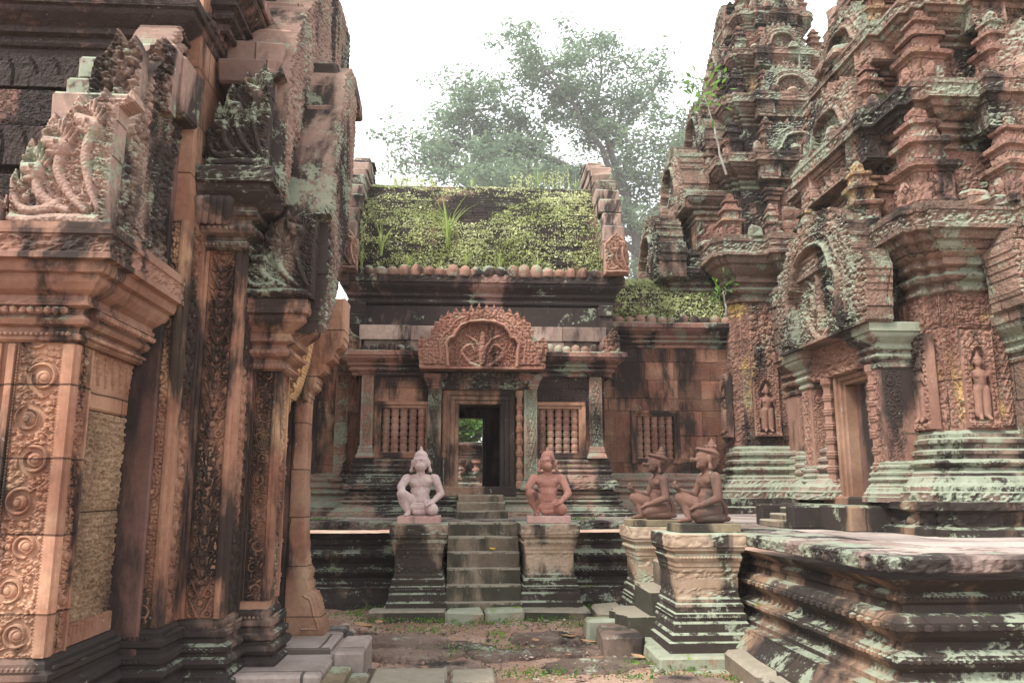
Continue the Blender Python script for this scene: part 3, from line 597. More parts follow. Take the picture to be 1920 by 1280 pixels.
for (x0, y0, z0, x1, y1, z1, t) in ((-2.62, 4.86, 3.72, -2.14, 5.4, 3.98, .7), (-2.64, 5.02, 3.97, -2.2, 5.6, 4.17, .8), (-2.60, 5.10, 4.17, -2.2, 5.7, 4.36, .85), (-2.38, 5.25, 4.36, -2.02, 5.75, 4.56, .75), (-2.2, 5.35, 4.10, -1.99, 5.7, 4.52, .6)):
    mb.box(x0, y0, z0, x1, y1, z1, t, jit=.012, bev=.02)
mb.build('stepped_block', M['libtop'], lib, rough=.004)
mb = MB(); carved(mb, (-2.44, 4.93, 3.80), (1, 0, 0), (0, 0, 1), (0, -1, 0), [(0, 0), (.325, 0), (.33, .50), (.27, .62), (.22, .55), (.16, .66), (.10, .50), (.02, .42)], .1, h_foliage(.075, .06, 8), .007, .5); carved(mb, (-2.30, 5.20, 4.02), (1, 0, 0), (0, 0, 1), (0, -1, 0), [(0, 0), (.285, 0), (.29, .46), (.2, .56), (.13, .48), (.06, .40), (0, .2)], .1, h_foliage(.07, .06, 9), .007, .5)
mb.build('leaf_carving', M['libtop'], lib)
# middle pediment
mb = MB(); carved(mb, (-1.98, 5.86, 3.89), (1, 0, 0), (0, 0, 1), (0, -1, 0), fan(.46, .82), .15, terminal_h(.46, .82, 8), .007, .5)
mb.build('naga_terminal', M['libtop'], lib)
mb = MB()
Bpoly = [(5.98, 3.9), (6.02, 3.62), (6.15, 3.75), (6.35, 4.3), (9.0, 4.0), (9.0, 6.9), (8.2, 6.85), (7.9, 6.72), (7.2, 6.25), (6.6, 5.7), (6.3, 5.3), (6.12, 4.9), (6.02, 4.6), (5.98, 4.3)]
carved(mb, (-1.45, 0, 0), (0, 1, 0), (0, 0, 1), (1, 0, 0), Bpoly, .34, h_pediment(4, 5, .3, .06, 4), .012, .5)
mb.build('pediment', M['libtop'], lib, rough=.006)
mb = MB()
for i, (y, z, h) in enumerate(((5.98, 4.66, .22), (6.1, 4.88, .22), (6.3, 5.1, .24), (6.5, 5.34, .24), (6.7, 5.58, .28), (7.0, 5.86, .3))):
    mb.box(-1.98+.01*i, y, z, -1.50, y+1.2, z+h-.006, .35+.12*(i % 3), jit=.01, bev=.02)
mb.build('stepped_block', M['libdark'], lib, rough=.004)
# front pediment over the porch
mb = MB(); carved(mb, (-1.74, 6.18, 2.965), (1, 0, 0), (0, 0, 1), (0, -1, 0), fan(.55, .72), .15, terminal_h(.55, .72, 12), .007, .4)
mb.build('naga_terminal', M['libtop'], lib)
mb = MB()
Apoly = [(6.31, 2.95), (6.33, 2.72), (6.45, 2.80), (6.68, 3.0), (6.98, 3.44), (7.32, 4.06), (7.43, 4.64), (7.50, 5.05), (7.46, 5.50), (7.1, 5.42), (6.8, 5.2), (6.7, 4.85), (6.55, 4.62), (6.42, 4.3), (6.34, 4.0), (6.31, 3.7), (6.30, 3.4)]
carved(mb, (-1.12, 0, 0), (0, 1, 0), (0, 0, 1), (1, 0, 0), Apoly, .34, h_pediment(1.4, 2.6, .17, .05, 6), .009, .5)
mb.build('pediment', M['libtop'], lib, rough=.006)
mb = MB()
for i, (y, z, h) in enumerate(((6.34, 3.5, .26), (6.42, 3.78, .24), (6.5, 4.04, .26), (6.58, 4.32, .24), (6.66, 4.58, .26), (6.76, 4.86, .24), (6.84, 5.12, .22))):
    mb.box(-1.62+.03*i, y, z, -1.18, y+.8, z+h-.006, .3+.14*(i*7 % 4), jit=.01, bev=.02)
mb.box(-1.36, 7.2, 5.26, -1.08, 7.9, 5.42, .6, jit=.01, bev=.02)
mb.build('stepped_block', M['libdark'], lib, rough=.004)
# doorway: lintel, consoles, colonette, far jamb with scrolled foot
mb = MB(); carved(mb, (-1.76, 7.10, 2.26), (1, 0, 0), (0, 0, 1), (0, -1, 0), [(0, 0), (.24, .02), (.30, .12), (.36, .35), (.40, .62), (0, .62)], .3, h_foliage(.075, .05, 2), .007, .75)
mb.build('lintel', stone('buff_lintel_stone', (.46, .30, .16), (.58, .42, .24), .15, .03, seed=40, bump=.6), lib)
mb = MB(); carved(mb, (-1.46, 7.30, 2.28), (1, 0, 0), (0, 0, 1), (0, -1, 0), [(0, 0), (.05, .0), (.06, .08), (.12, .12), (.13, .22), (.20, .27), (.20, .34), (.27, .38), (.28, .46), (.34, .50), (.36, .60), (.36, .95), (0, .95)], .3, lambda u, v, d: .01*sst(d, 0, .02), .01, .5)
mb.build('console', M['lib'], lib, rough=.003)
def colonette(mb, cx, cy, z0, z1, r, rings=7, tint=.5, n=10):
    H = z1-z0; pts = [(r*1.35, 0), (r*1.35, H*.06), (r*1.1, H*.07)]; k = rings
    for i in range(k):
        a = .08+.84*i/k; d = .84/k
        for f, q in ((0, 1.0), (.1, 1.22), (.16, 1.22), (.2, 1.05), (.24, 1.3), (.34, 1.3), (.38, 1.05), (.42, 1.2), (.48, 1.2), (.54, .92), (.95, .92)): pts.append((r*q, H*(a+d*f)))
    pts += [(r*1.1, H*.93), (r*1.4, H*.95), (r*1.4, H)]
    pts = [(0, 0)]+pts+[(0, H)]
    mb.lathe(pts, cx, cy, z0, n, tint)
mb = MB(); colonette(mb, -1.61, 7.16, .25, 2.28, .062, 6, .6, 12); mb.build('colonette', M['lib'], lib, smooth=False)
mb = MB(); carved(mb, (-1.53, 7.35, .252), (1, 0, 0), (0, 0, 1), (0, -1, 0), [(0, 0), (.34, 0), (.345, .05), (.325, .13), (.30, .17), (.28, .26), (.245, .34), (.20, .36), (.21, .42), (.185, .46), (.20, .52), (.165, .58), (.15, .66), (.13, .9), (.11, 2.03), (0, 2.03)], .28, lambda u, v, d: .004*sst(d, 0, .02)+.01*sst(-np.abs(d-.05), -.012, 0)*(v < .34)*(u > .15), .008, .6)
mb.build('door_jamb', M['lib'], lib, rough=.004)
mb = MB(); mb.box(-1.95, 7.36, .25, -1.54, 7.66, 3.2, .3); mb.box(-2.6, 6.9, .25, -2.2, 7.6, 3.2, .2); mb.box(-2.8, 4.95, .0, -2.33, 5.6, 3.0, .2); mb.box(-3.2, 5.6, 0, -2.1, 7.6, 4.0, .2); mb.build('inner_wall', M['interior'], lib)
# upper walls and cornices of the building body
mb = MB(); sweep([(-8, 5.55), (-2.16, 5.55), (-2.16, 7.5)], [(0, 2.6), (0, 4.8)], seg=.5, mb=mb); mb.build('upper_wall', M['libhigh'], lib, rough=.0)
mb = MB()
for z0, z1, o in ((3.72, 4.02, .07), (4.32, 4.56, .05)):
    vpanel(mb, -4.2, 5.55-o, -2.3, 5.55-o, z0, z1, h_petals(.16, .03, z1-z0), .0, .015, .12, .3)
mb.build('leaf_frieze', M['libhigh'], lib)
mb = MB(); vpanel(mb, -4.2, 5.5, -2.3, 5.5, 4.03, 4.31, lambda u, v, d: .01*sst(d, 0, .03), .0, .03, .1, .4); vpanel(mb, -4.2, 5.47, -2.35, 5.47, 3.2, 3.66, lambda u, v, d: .01*sst(d, 0, .03), .0, .03, .1, .4); mb.build('laterite_course', M['latdark'], lib)
mb = sweep([(-8, 5.58), (-2.16, 5.58), (-2.16, 9.5)], PR(CORN_N, 4.56, 5.02, .20), seg=.04, pstep=.03); beads([(-8, 5.58), (-2.16, 5.58), (-2.16, 8)], .19, 5.0, .045, .1, mb)
mb.build('cornice', M['libhigh'], lib, rough=.005)
mb = sweep([(-8, 5.9), (-1.9, 5.9), (-1.9, 9.5)], PR(CORN_N, 5.02, 5.5, .22), seg=.06, pstep=.04); mb.build('upper_cornice', M['libhigh'], lib, rough=.006)
mb = MB(); mb.box(-8, 6.2, 5.0, -2.0, 12, 6.6, .3); mb.build('roof', M['libhigh'], lib)
# small antefix at far left on the capital
mb = MB(); mb.box(-3.3, 4.5, 2.985, -2.70, 4.9, 3.16, .75, jit=.008); mb.ball((-2.82, 4.5, 3.08), (.07, .05, .09), 10, .7); mb.build('lotus_finial', M['libtop'], lib)
# threshold slab with low steps
slab = thing('door_step_slab', 'worn pinkish slab with two shallow steps cut in it before the left doorway', 'step', (-1.2, 6.6, 0))
mb = MB(); mb.box(-2.6, 6.05, -.1, -.99, 8.0, .20, .6, bev=.02, jit=.006); mb.box(-1.0, 6.62, -.1, -.76, 7.35, .25, .5, bev=.02, jit=.006); mb.box(-2.0, 6.8, .19, -1.04, 7.9, .25, .75, bev=.02)
mb.build('slab', M['paving'], slab, rough=.0)
mb = MB(); mb.box(-1.0, 5.6, -.1, -.84, 6.6, .155, .45, bev=.015); mb.box(-.85, 5.6, -.1, -.70, 6.62, .10, .4, bev=.015); mb.build('tread', M['plinthdark'], slab)
# ================================================================ terrace
T = 1.10
TP = [(-6, 10.3), (2.62, 10.3), (2.62, 4.88), (9, 4.88)]
ter = thing('stone_terrace', 'raised moulded stone terrace with blackened lichened sides running round the courtyard', 'terrace', (2.3, 7, 0))
mb = sweep(TP, [(a, b) for a, b in PR(TERR_N, -.02, T-.015, .40, -.12)], seg=.03, pstep=.014)
beads(TP, -.12+.40*.45, T*.45, .022, .05, mb, tint=.65, zs=.9); beads(TP, -.12+.40*.45, T*.62, .03, .10, mb, tint=.55, zs=.8); beads(TP, -.12+.4*.2, T*.765, .012, .03, mb, tint=.6)
mb.build('moulded_side', M['terrace'], ter, rough=.0045, orn=[(20, .014, .15, .32), (26, .012, .86, .95), (18, .010, .50, .56)])
mb = sweep(TP, [(-.2, T-.105), (.07, T-.105), (.085, T-.095), (.092, T-.02), (.075, T), (-.6, T)], seg=.025, pstep=.014)
mb.build('edge_slab', M['terslab'], ter, rough=.007, orn=(20, .016, T-.11, T-.015))
mb = MB(); xs = np.concatenate([np.arange(2.6, 12, .08)]); ys = np.arange(4.9, 18, .08); X, Y = np.meshgrid(xs, ys, indexing='ij'); P = np.stack([X.ravel(), Y.ravel(), X.ravel()*0+T-.003], 1); P[:, 2] += .005*vnoise(P*1.7, 4)
mb.grid(P.reshape(len(xs), len(ys), 3)); xs = np.arange(-8, 2.64, .1); ys = np.arange(10.35, 18, .1); X, Y = np.meshgrid(xs, ys, indexing='ij'); P = np.stack([X.ravel(), Y.ravel(), X.ravel()*0+T-.003], 1); P[:, 2] += .005*vnoise(P*1.7, 4)
mb.grid(P.reshape(len(xs), len(ys), 3)); mb.build('paving', M['paving'], ter, smooth=True)
# ================================================================ pedestals and stairs
PED_N = [(0, 0), (1.5, 0), (1.5, .09), (1.1, .10), (1.1, .15), (.85, .17), (.8, .24), (.62, .26), (.66, .29), (.62, .32), (.42, .33), (.42, .36), (.5, .38), (.42, .40), (.2, .41), (.2, .44), (.06, .46), (.06, .66), (.2, .68), (.2, .71), (.3, .72), (.3, .75), (.42, .77), (.5, .795), (.42, .82), (.35, .83), (.6, .85), (.75, .86), (.75, .885), (.9, .89), (.9, .99), (.86, 1), (-2, 1)]
def pedestal(label, x0, x1, y0, y1, z0, z1, group='statue pedestals flanking the stairs', foot=True):
    t = thing('statue_pedestal', label, 'pedestal', ((x0+x1)/2, (y0+y1)/2, z0), 0, group)
    a = .075; path = [(x0+a, y0+a), (x1-a, y0+a), (x1-a, y1-a), (x0+a, y1-a)]
    mb = sweep(path, PR(PED_N, z0, z1, .083), closed=True, seg=.02, pstep=.012)
    beads(path, .046, z0+(z1-z0)*.795, .014, .03, mb, True, .6); beads(path, .06, z0+(z1-z0)*.29, .010, .022, mb, True, .6)
    mb.box(x0+.05, y0+.05, z1-.03, x1-.05, y1-.05, z1-.001, .6)
    o = mb.build('block', M['buff'], t, rough=.0035, orn=[(26, .010, z0+(z1-z0)*.47, z0+(z1-z0)*.53), (22, .010, z0+(z1-z0)*.62, z0+(z1-z0)*.68), (16, .010, z1-.10, z1-.01)])
    return t
pedestal('buff moulded pedestal under the pale pink monkey statue, left of the central stairs', -.82, -.16, 9.28, 10.2, .10, T)
pedestal('buff moulded pedestal under the red monkey statue, right of the central stairs', .66, 1.34, 9.28, 10.2, .10, T)
pedestal('plain sided pedestal behind the side stairs under the smaller beaked statue', 1.78, 2.50, 8.52, 9.25, .06, T)
t = pedestal('largest pedestal, orange and black stained, under the nearest beaked statue', 1.84, 2.52, 7.17, 7.95, .10, T)
mb = MB(); mb.box(1.66, 6.98, -.06, 2.55, 8.1, .115, .35, bev=.02, jit=.01); mb.box(1.50, 6.85, -.08, 2.5, 8.2, .01, .35, bev=.03, jit=.02); mb.build('footing_block', M['green'], t, rough=.004)
def stair(label, steps, group=None, mat='step', extra=None):
    t = thing('stone_stair', label, 'stairs', ((steps[0][0]+steps[0][3])/2, steps[0][1], steps[0][2]), 0, group)
    for i, s in enumerate(steps):
        mb = MB(); x0, y0, z0, x1, y1, z1 = s
        nx = max(2, int((x1-x0)/.04)); pr_ = resample([(y1, z0), (y0, z0), (y0+.004, z1-.02), (y0+.012, z1-.003), (y0+.03, z1), (y1, z1)], .04)
        G = np.array([[(x, a, b) for a, b in pr_] for x in np.linspace(x0, x1, nx+1)]); mb.grid(G, .35+.3*((i*7) % 3)/2)
        for g in (G[0], G[-1]): mb.add(g, [list(range(len(g)))], .5)
        mb.build('tread', M[mat], t, rough=.007)
    return t
tz = [.26, .43, .60, .77, .935, 1.09]; ty = [9.20, 9.34, 9.49, 9.64, 9.80, 9.96]
st = [(-.17, ty[i], (.05 if i == 0 else tz[i]-.2), .67, 10.4, tz[i]) for i in range(6)]
stair('dark mossy stone stairs between the two monkey statues', st)
b = thing('stone_block', 'pale green lichened two piece block at the foot of the central stairs', 'stone block', (.25, 9.0, .05))
mb = MB(); mb.box(-.17, 8.92, 0, .24, 9.2, .215, .6, jit=.015, bev=.03); mb.build('half_block', M['green'], b, rough=.004)
mb = MB(); mb.box(.25, 8.94, 0, .67, 9.2, .22, .5, jit=.015, bev=.03); mb.build('half_block', M['green'], b, rough=.004)
for (x0, x1, zz, lab) in ((-1.02, -.17, .20, 'low dark step stone along the foot of the pale statue pedestal'), (.68, 1.42, .19, 'low dark step stone along the foot of the red statue pedestal')):
    mb = MB(); mb.box(x0, 9.06, .0, x1, 9.4, zz, .4, jit=.012, bev=.02); o = mb.build('step_stone', M['step'], rough=.004); tag(o, lab, 'step stone')
# side stairs going down to the left between the two beaked statues
t = thing('stone_stair', 'side stairs between the two beaked statues, lowest tread lobed like a moonstone', 'stairs', (1.9, 8.2, 0))
for i, (x, z) in enumerate(((1.62, .30), (1.80, .54), (2.0, .78), (2.2, 1.0))):
    mb = MB()
    if i == 0:
        sc = [(x-.05+.045*abs(math.sin(k*.9))-.10*math.sin(k/12*math.pi), 7.85+k*.062) for k in range(13)]
        pl = sc+[(2.5, 8.6), (2.5, 7.85)]
        carved(mb, (0, 0, z), (1, 0, 0), (0, 1, 0), (0, 0, 1), pl, .3, lambda u, v, d: .004*sst(d, 0, .02), .015, .6)
    else: mb.box(x, 7.9, z-.26, 2.6, 8.58, z, .55-.08*i, bev=.02, jit=.006)
    mb.build('tread', M['step'], t, rough=.006)
# kerb stones and rough laterite blocks along the terrace foot
k = 0
for (x0, y0, x1, y1, z1, rz, lab, m) in ((2.20, 6.2, 2.55, 7.0, .16, 0, 'long dark kerb stone at the terrace foot beside the largest pedestal', 'step'), (2.22, 5.35, 2.62, 6.18, .12, .02, 'dark kerb stone with a drilled hole along the terrace foot', 'step'), (2.1, 4.7, 2.5, 5.32, .08, .02, 'nearest dark kerb stone at the terrace foot by the picture bottom', 'step'),
    (1.24, 8.15, 1.62, 8.55, .22, .1, 'rough reddish laterite block left of the side stairs', 'green'), (1.30, 7.55, 1.66, 8.1, .20, -.1, 'rough laterite block nearest the side stairs', 'latpave'), (1.42, 8.6, 1.75, 9.2, .24, .05, 'grey block wedged behind the side stairs foot', 'step')):
    mb = MB(); G = 0; mb.box(x0, y0, -.08, x1, y1, z1, .5, jit=.02, rz=rz*0, bev=.03); o = mb.build('kerb_stone' if 'kerb' in lab else 'rough_block', M[m]); tag(o, lab, 'kerb stone' if 'kerb' in lab else 'stone block')
# ================================================================ gate building
def blocks(mb, x0, x1, z0, z1, y, th, holes=(), row=.3, rnd=None, jit=.008, lmin=.35, lmax=.75, axis='x', sgn=-1):
    """coursed masonry wall facing -Y (axis x) or -X (axis y) made of individual stones"""
    r = rnd or random.Random(int(x0*100+z0*10+y*7)); n = max(1, round((z1-z0)/row)); zs = [z0+(z1-z0)*i/n for i in range(n+1)]
    cuts = sorted({z for h in holes for z in (h[2], h[3]) if z0 < z < z1})
    for c in cuts:
        k = min(range(1, n), key=lambda i: abs(zs[i]-c)) if n > 1 else 0
        if k: zs[k] = c
    zs = sorted(set(zs))
    for a, b in zip(zs[:-1], zs[1:]):
        spans = [(x0, x1)]
        for h in holes:
            if h[2] < (a+b)/2 < h[3]:
                ns = []
                for p, q in spans:
                    if h[1] <= p or h[0] >= q: ns.append((p, q))
                    else:
                        if h[0] > p: ns.append((p, h[0]))
                        if h[1] < q: ns.append((h[1], q))
                spans = ns
        for p, q in spans:
            x = p
            while x < q-1e-4:
                e = x+r.uniform(lmin, lmax)
                if q-e < lmin*.6: e = q
                o = r.uniform(-jit, jit)
                if axis == 'x': mb.box(x+.002, y+o, a+.002, e-.002, y+th, b-.002, r.random(), bev=.006)
                else: mb.box(y+o, x+.002, a+.002, y+th, e-.002, b-.002, r.random(), bev=.006)
                x = e
def window(parent, x0, x1, z0, z1, y, n=5, depth=.22, mat='gatesmooth'):
    mb = MB(); f = .045
    for k, (o, d, wd) in enumerate(((.10, -.035, .055), (.048, -.015, .05))):
        a0, a1, b0, b1 = x0-o, x1+o, z0-o*.8, z1+o
        mb.box(a0, y+d, b1-wd, a1, y+depth, b1, .6-.1*k, bev=.006); mb.box(a0, y+d, b0, a1, y+depth, b0+wd*.8, .5, bev=.006)
        mb.box(a0, y+d+.001, b0+wd*.8, a0+wd, y+depth, b1-wd, .6, bev=.006); mb.box(a1-wd, y+d+.001, b0+wd*.8, a1, y+depth, b1-wd, .65, bev=.006)
    w_ = mb.build('window', M[mat], parent)
    r = (x1-x0)/n/2*.90; H = z1-z0
    for i in range(n):
        mb = MB(); cx = x0+(x1-x0)*(i+.5)/n; pts = [(0, 0), (r*1.05, 0), (r*1.05, H*.04)]
        for k in range(6):
            a = .05+k*.15
            for f_, q in ((0, .80), (.12, .84), (.18, 1.0), (.32, 1.04), (.36, .86), (.44, 1.06), (.60, 1.06), (.66, .86), (.72, 1.02), (.84, .98), (.9, .80)): pts.append((r*q, H*(a+.15*f_)))
        pts += [(r*1.05, H*.96), (r*1.05, H), (0, H)]
        mb.lathe(pts, cx, y+.06+r*.3, z0, 12, .35+.5*((i*37) % 10)/10)
        mb.build('baluster', M['balus'], w_)
    return w_
M['balus'] = stone('baluster_sandstone', (.24, .12, .09), (.36, .22, .16), .25, .12, seed=33, bump=.5)
def finial_mb(r=.05, h=.11, tint=.6):
    mb = MB(); mb.lathe([(0, -h*.3), (r*.9, -h*.3), (r*.92, 0), (r, h*.2), (r*1.02, h*.45), (r*.9, h*.7), (r*.6, h*.9), (r*.2, h), (0, h)], 0, 0, 0, 12, tint); mb.ball((0, -r*.75, h*.38), (r*.45, r*.3, h*.3), 8, tint+.1); return mb
def finial_row(parent, pts, r=.05, h=.11, mat='gatecarve'):
    me = None; rr = random.Random(3)
    for i, p in enumerate(pts):
        if me is None: o = finial_mb(r, h).build('lotus_finial', M[mat], parent, smooth=True); me = o.data
        else: o = link('lotus_finial', me, None, parent)
        s_ = rr.uniform(.82, 1.1); o.location = (p[0], p[1], p[2]); o.scale = (s_, s_*.7, s_*rr.uniform(.75, 1.1)); o.rotation_euler = (rr.uniform(-.1, .1), rr.uniform(-.12, .12), 0)
GY = 12.0
gate = thing('gate_building', 'red sandstone gate building straight ahead with open doorway, barred windows and grassy brick roof', 'temple', (.3, 12.4, T))
mb = sweep([(-1.62, 13.2), (-1.62, GY), (2.2, GY), (2.2, 13.2)], PR(BASE_N, T-.01, 1.50, .30), seg=.05, pstep=.025)
mb.build('plinth', M['plinth'], gate, rough=.012, orn=(17, .02, 1.1, 1.4))
mb = MB()
for pa in ([(-1.58, 13.2), (-1.58, GY), (-.58, GY)], [(1.06, GY), (2.16, GY), (2.16, 13.2)]):
    sweep(pa, PR(BASE_N, 1.49, 1.97, .15), seg=.05, pstep=.02).build('window_base', M['plinth'], gate, rough=.008, orn=(20, .016, 1.5, 1.7))
mb = MB(); wl = (-1.22, -.56, 2.02, 2.68); wr = (1.13, 1.74, 2.02, 2.68)
blocks(mb, -1.56, -.34, 1.96, 3.24, GY+.02, .35, [(wl[0]-.09, wl[1]+.09, wl[2]-.07, wl[3]+.09)], .26)
blocks(mb, .98, 2.14, 1.96, 3.24, GY+.02, .35, [(wr[0]-.09, wr[1]+.09, wr[2]-.07, wr[3]+.09)], .26)
blocks(mb, -.34, .98, 2.84, 3.24, GY+.05, .3, [], .26)
mb.build('wall', M['gate'], gate)
window(gate, *wl, GY); window(gate, *wr, GY)
def doorframe(parent, x0, x1, z0, z1, y, ws=(.09, .08, .06), depth=.5, mat='gatesmooth', axis='x'):
    mb = MB(); o = sum(ws); 
    for k, wd in enumerate(ws):
        a0, a1, b1 = x0-o, x1+o, z1+o; d = -.05+.035*k
        B = [(a0, y+d, b1-wd, a1, y+depth, b1), (a0, y+d+.001, z0-.05, a0+wd, y+depth, b1-wd), (a1-wd, y+d+.001, z0-.05, a1, y+depth, b1-wd)]
        if k == 0: B.append((a0-.02, y-.12, z0-.14, a1+.02, y+depth, z0-.001))
        for q in B: mb.box(*q, .5+.15*k, bev=.008)
        o -= wd
    return mb.build('door_frame', M[mat], parent)
doorframe(gate, -.07, .555, 1.53, 2.745, GY, (.08, .07, .06), .5, 'gatedoor' if 'gatedoor' in M else 'gatesmooth')
# pilasters by the door and at the corners
def gpil(x0, x1, z0, z1, y, mat, cap='gategreen', hf=None, capw=.05, caph=.22):
    mb = MB(); W = x1-x0; mb.box(x0, y, z0, x1, y+.2, z1, .5, bev=.006)
    vpanel(mb, x0+.03, y, x1-.03, y, z0+.12, z1, hf or h_chalice(W-.06, W*.9, .018, 3), .004, .006, .02, .6)
    p = mb.build('pilaster', M[mat], gate)
    pa = [(x0, y+.18), (x0, y), (x1, y), (x1, y+.18)]
    mb = sweep(pa, PR(CORN_N, z1, z1+caph, capw*1.6, .004), seg=.03, pstep=.015); mb.build('capital', M[cap], gate, rough=.004)
    mb = sweep(pa, PR(BASE_N, z0-.02, z0+.16, .05, .004), seg=.03, pstep=.015); mb.build('pilaster_base', M[cap], gate, rough=.004)
gpil(-.53, -.33, 1.5, 2.96, GY-.10, 'greenpil'); gpil(.90, 1.10, 1.5, 2.96, GY-.10, 'greenpil')
gpil(-1.52, -1.34, 1.96, 3.16, GY-.05, 'gatecarve', caph=.1); gpil(1.90, 2.09, 1.96, 3.16, GY-.05, 'towergreen', caph=.1)
mb = MB(); colonette(mb, .835, GY-.08, 1.5, 2.94, .045, 7, .4, 8); mb.build('colonette', M['gatesmooth'], gate)
mb = MB(); colonette(mb, -.285, GY-.03, 1.95, 2.94, .03, 6, .4, 8); mb.build('colonette', M['gatesmooth'], gate)
def h_lintel(u, v, d):
    return .03*(sst(-np.abs(v-.17-.05*np.cos(u*9.6)), -.03, -.01)*.8+sst(.75-worley2(u/.055, v/.055, 4), 0, .45)*.8-.4)*sst(d, 0, .01)
mb = MB(); vpanel(mb, -.34, GY-.13, .99, GY-.13, 2.955, 3.21, h_lintel, 0, .008, .14, .45); mb.build('lintel', M['gatecarve'], gate)
# lower cornice in two halves beside the pediment
for pa in ([(-1.64, 13.2), (-1.64, GY), (-.60, GY)], [(1.12, GY), (2.22, GY), (2.22, 13.2)]):
    mb = sweep(pa, PR(CORN_N, 3.16, 3.52, .24), seg=.04, pstep=.02); mb.build('lower_cornice', M['gategreen'], gate, rough=.007)
finial_row(gate, [(-1.62+.135*i, GY-.16, 3.515) for i in range(7)]+[(1.28+.135*i, GY-.16, 3.515) for i in range(7)], .062, .12)
# door pediment
mb = MB(); PW, PH = 1.80, .86
carved(mb, (-.63, GY-.36, 3.225), (1, 0, 0), (0, 0, 1), (0, -1, 0), arch(PW, PH, 9, .06, .0), .4, h_pediment(PW, PH, .17, .055, 2), .009, .5)
mb.build('pediment', M['gateped'], gate, rough=.003)
# stepped stones above the lower cornice, upper wall, upper cornice
mb = MB(); blocks(mb, -1.60, 2.2, 3.50, 3.96, GY+.10, .5, [], .22, lmin=.5, lmax=.95, jit=.03); mb.build('attic_blocks', M['blocks'], gate)
mb = MB(); sweep([(-1.6, 13.5), (-1.6, GY+.25), (2.16, GY+.25), (2.16, 13.5)], [(0, 3.9), (0, 4.3)], seg=.1, pstep=.06, mb=mb); blocks(mb, -1.75, -1.52, 3.6, 4.32, GY+.12, .3, [], .2, lmin=.3, jit=.02); blocks(mb, 2.1, 2.33, 3.6, 4.32, GY+.12, .3, [], .2, lmin=.3, jit=.02)
mb.build('upper_wall', M['gateblack'], gate, rough=.004)
UP = [(-1.86, 13.6), (-1.86, GY+.22), (2.42, GY+.22), (2.42, 13.6)]
mb = sweep(UP, PR(CORN_N, 4.22, 4.78, .2, -.10), seg=.04, pstep=.02); beads(UP, .07, 4.76, .02, .05, mb)
mb.build('upper_cornice', M['gateblack'], gate, rough=.009, orn=(20, .012, 4.6, 4.78))
finial_row(gate, [(-1.50+.187*i, GY+.15, 4.80) for i in range(20)], .086, .14, 'gatecarve')
mb = MB(); mb.box(-1.62, GY+.14, 4.76, 2.18, GY+.36, 4.872, .4, bev=.01); mb.build('eave_course', M['gatecarve'], gate, rough=.004)
# corner acroteria
for x, w_, fl in ((-1.85, .30, 1), (2.06, .30, -1)):
    mb = MB(); carved(mb, (x, GY-.22, 3.50), (1, 0, 0), (0, 0, 1), (0, -1, 0), [(0, 0), (w_, 0), (w_*.98, .2), (w_*.8, .24), (w_*.55, .3), (w_*.4, .38), (w_*.15, .34), (0, .24)] if fl > 0 else [(0, 0), (w_, 0), (w_, .24), (w_*.85, .34), (w_*.6, .38), (w_*.45, .3), (w_*.2, .24), (.02, .2)], .2, h_foliage(.06, .03, 5), .008, .7)
    mb.build('corner_acroterion', M['gatecarve'], gate)
# brick vault roof
def vault(y0, z0, y1, z1, n):
    out = []
    for i in range(n+1):
        t = i/n; out.append((y0+(y1-y0)*(1-math.cos(t*math.pi/2*.82))/(1-math.cos(math.pi/2*.82)), z0+(z1-z0)*math.sin(t*math.pi/2*.95)/math.sin(math.pi/2*.95)))
    return out
def brickroof(parent, x0, x1, pts, lmin=.2, lmax=.34, name='roof'):
    mb = MB(); r = random.Random(9)
    for (ya, za), (yb, zb) in zip(pts[:-1], pts[1:]):
        x = x0-r.uniform(0, .15)
        while x < x1:
            e = min(x1, x+r.uniform(lmin, lmax)); o = r.uniform(-.012, .018)
            mb.box(max(x, x0), ya+o, za-.02, e-.004, yb+.28, zb-.006+r.uniform(-.004, .004), r.random(), bev=.007, jit=.003); x = e
    o = mb.build(name, M['roofbrick'], parent); return o
RV = vault(GY+.28, 4.80, 13.75, 6.78, 42)
brickroof(gate, -1.72, 2.22, RV)
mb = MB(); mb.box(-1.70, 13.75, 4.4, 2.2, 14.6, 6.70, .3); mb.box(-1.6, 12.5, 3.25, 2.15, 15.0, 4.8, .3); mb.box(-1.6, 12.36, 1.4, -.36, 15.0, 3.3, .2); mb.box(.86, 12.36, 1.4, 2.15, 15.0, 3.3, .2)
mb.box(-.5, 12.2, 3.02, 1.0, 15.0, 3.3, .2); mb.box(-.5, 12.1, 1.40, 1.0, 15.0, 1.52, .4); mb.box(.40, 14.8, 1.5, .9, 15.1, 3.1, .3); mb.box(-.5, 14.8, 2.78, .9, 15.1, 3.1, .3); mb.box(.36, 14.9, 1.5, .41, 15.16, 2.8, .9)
mb.build('inner_wall', M['interior'], gate)
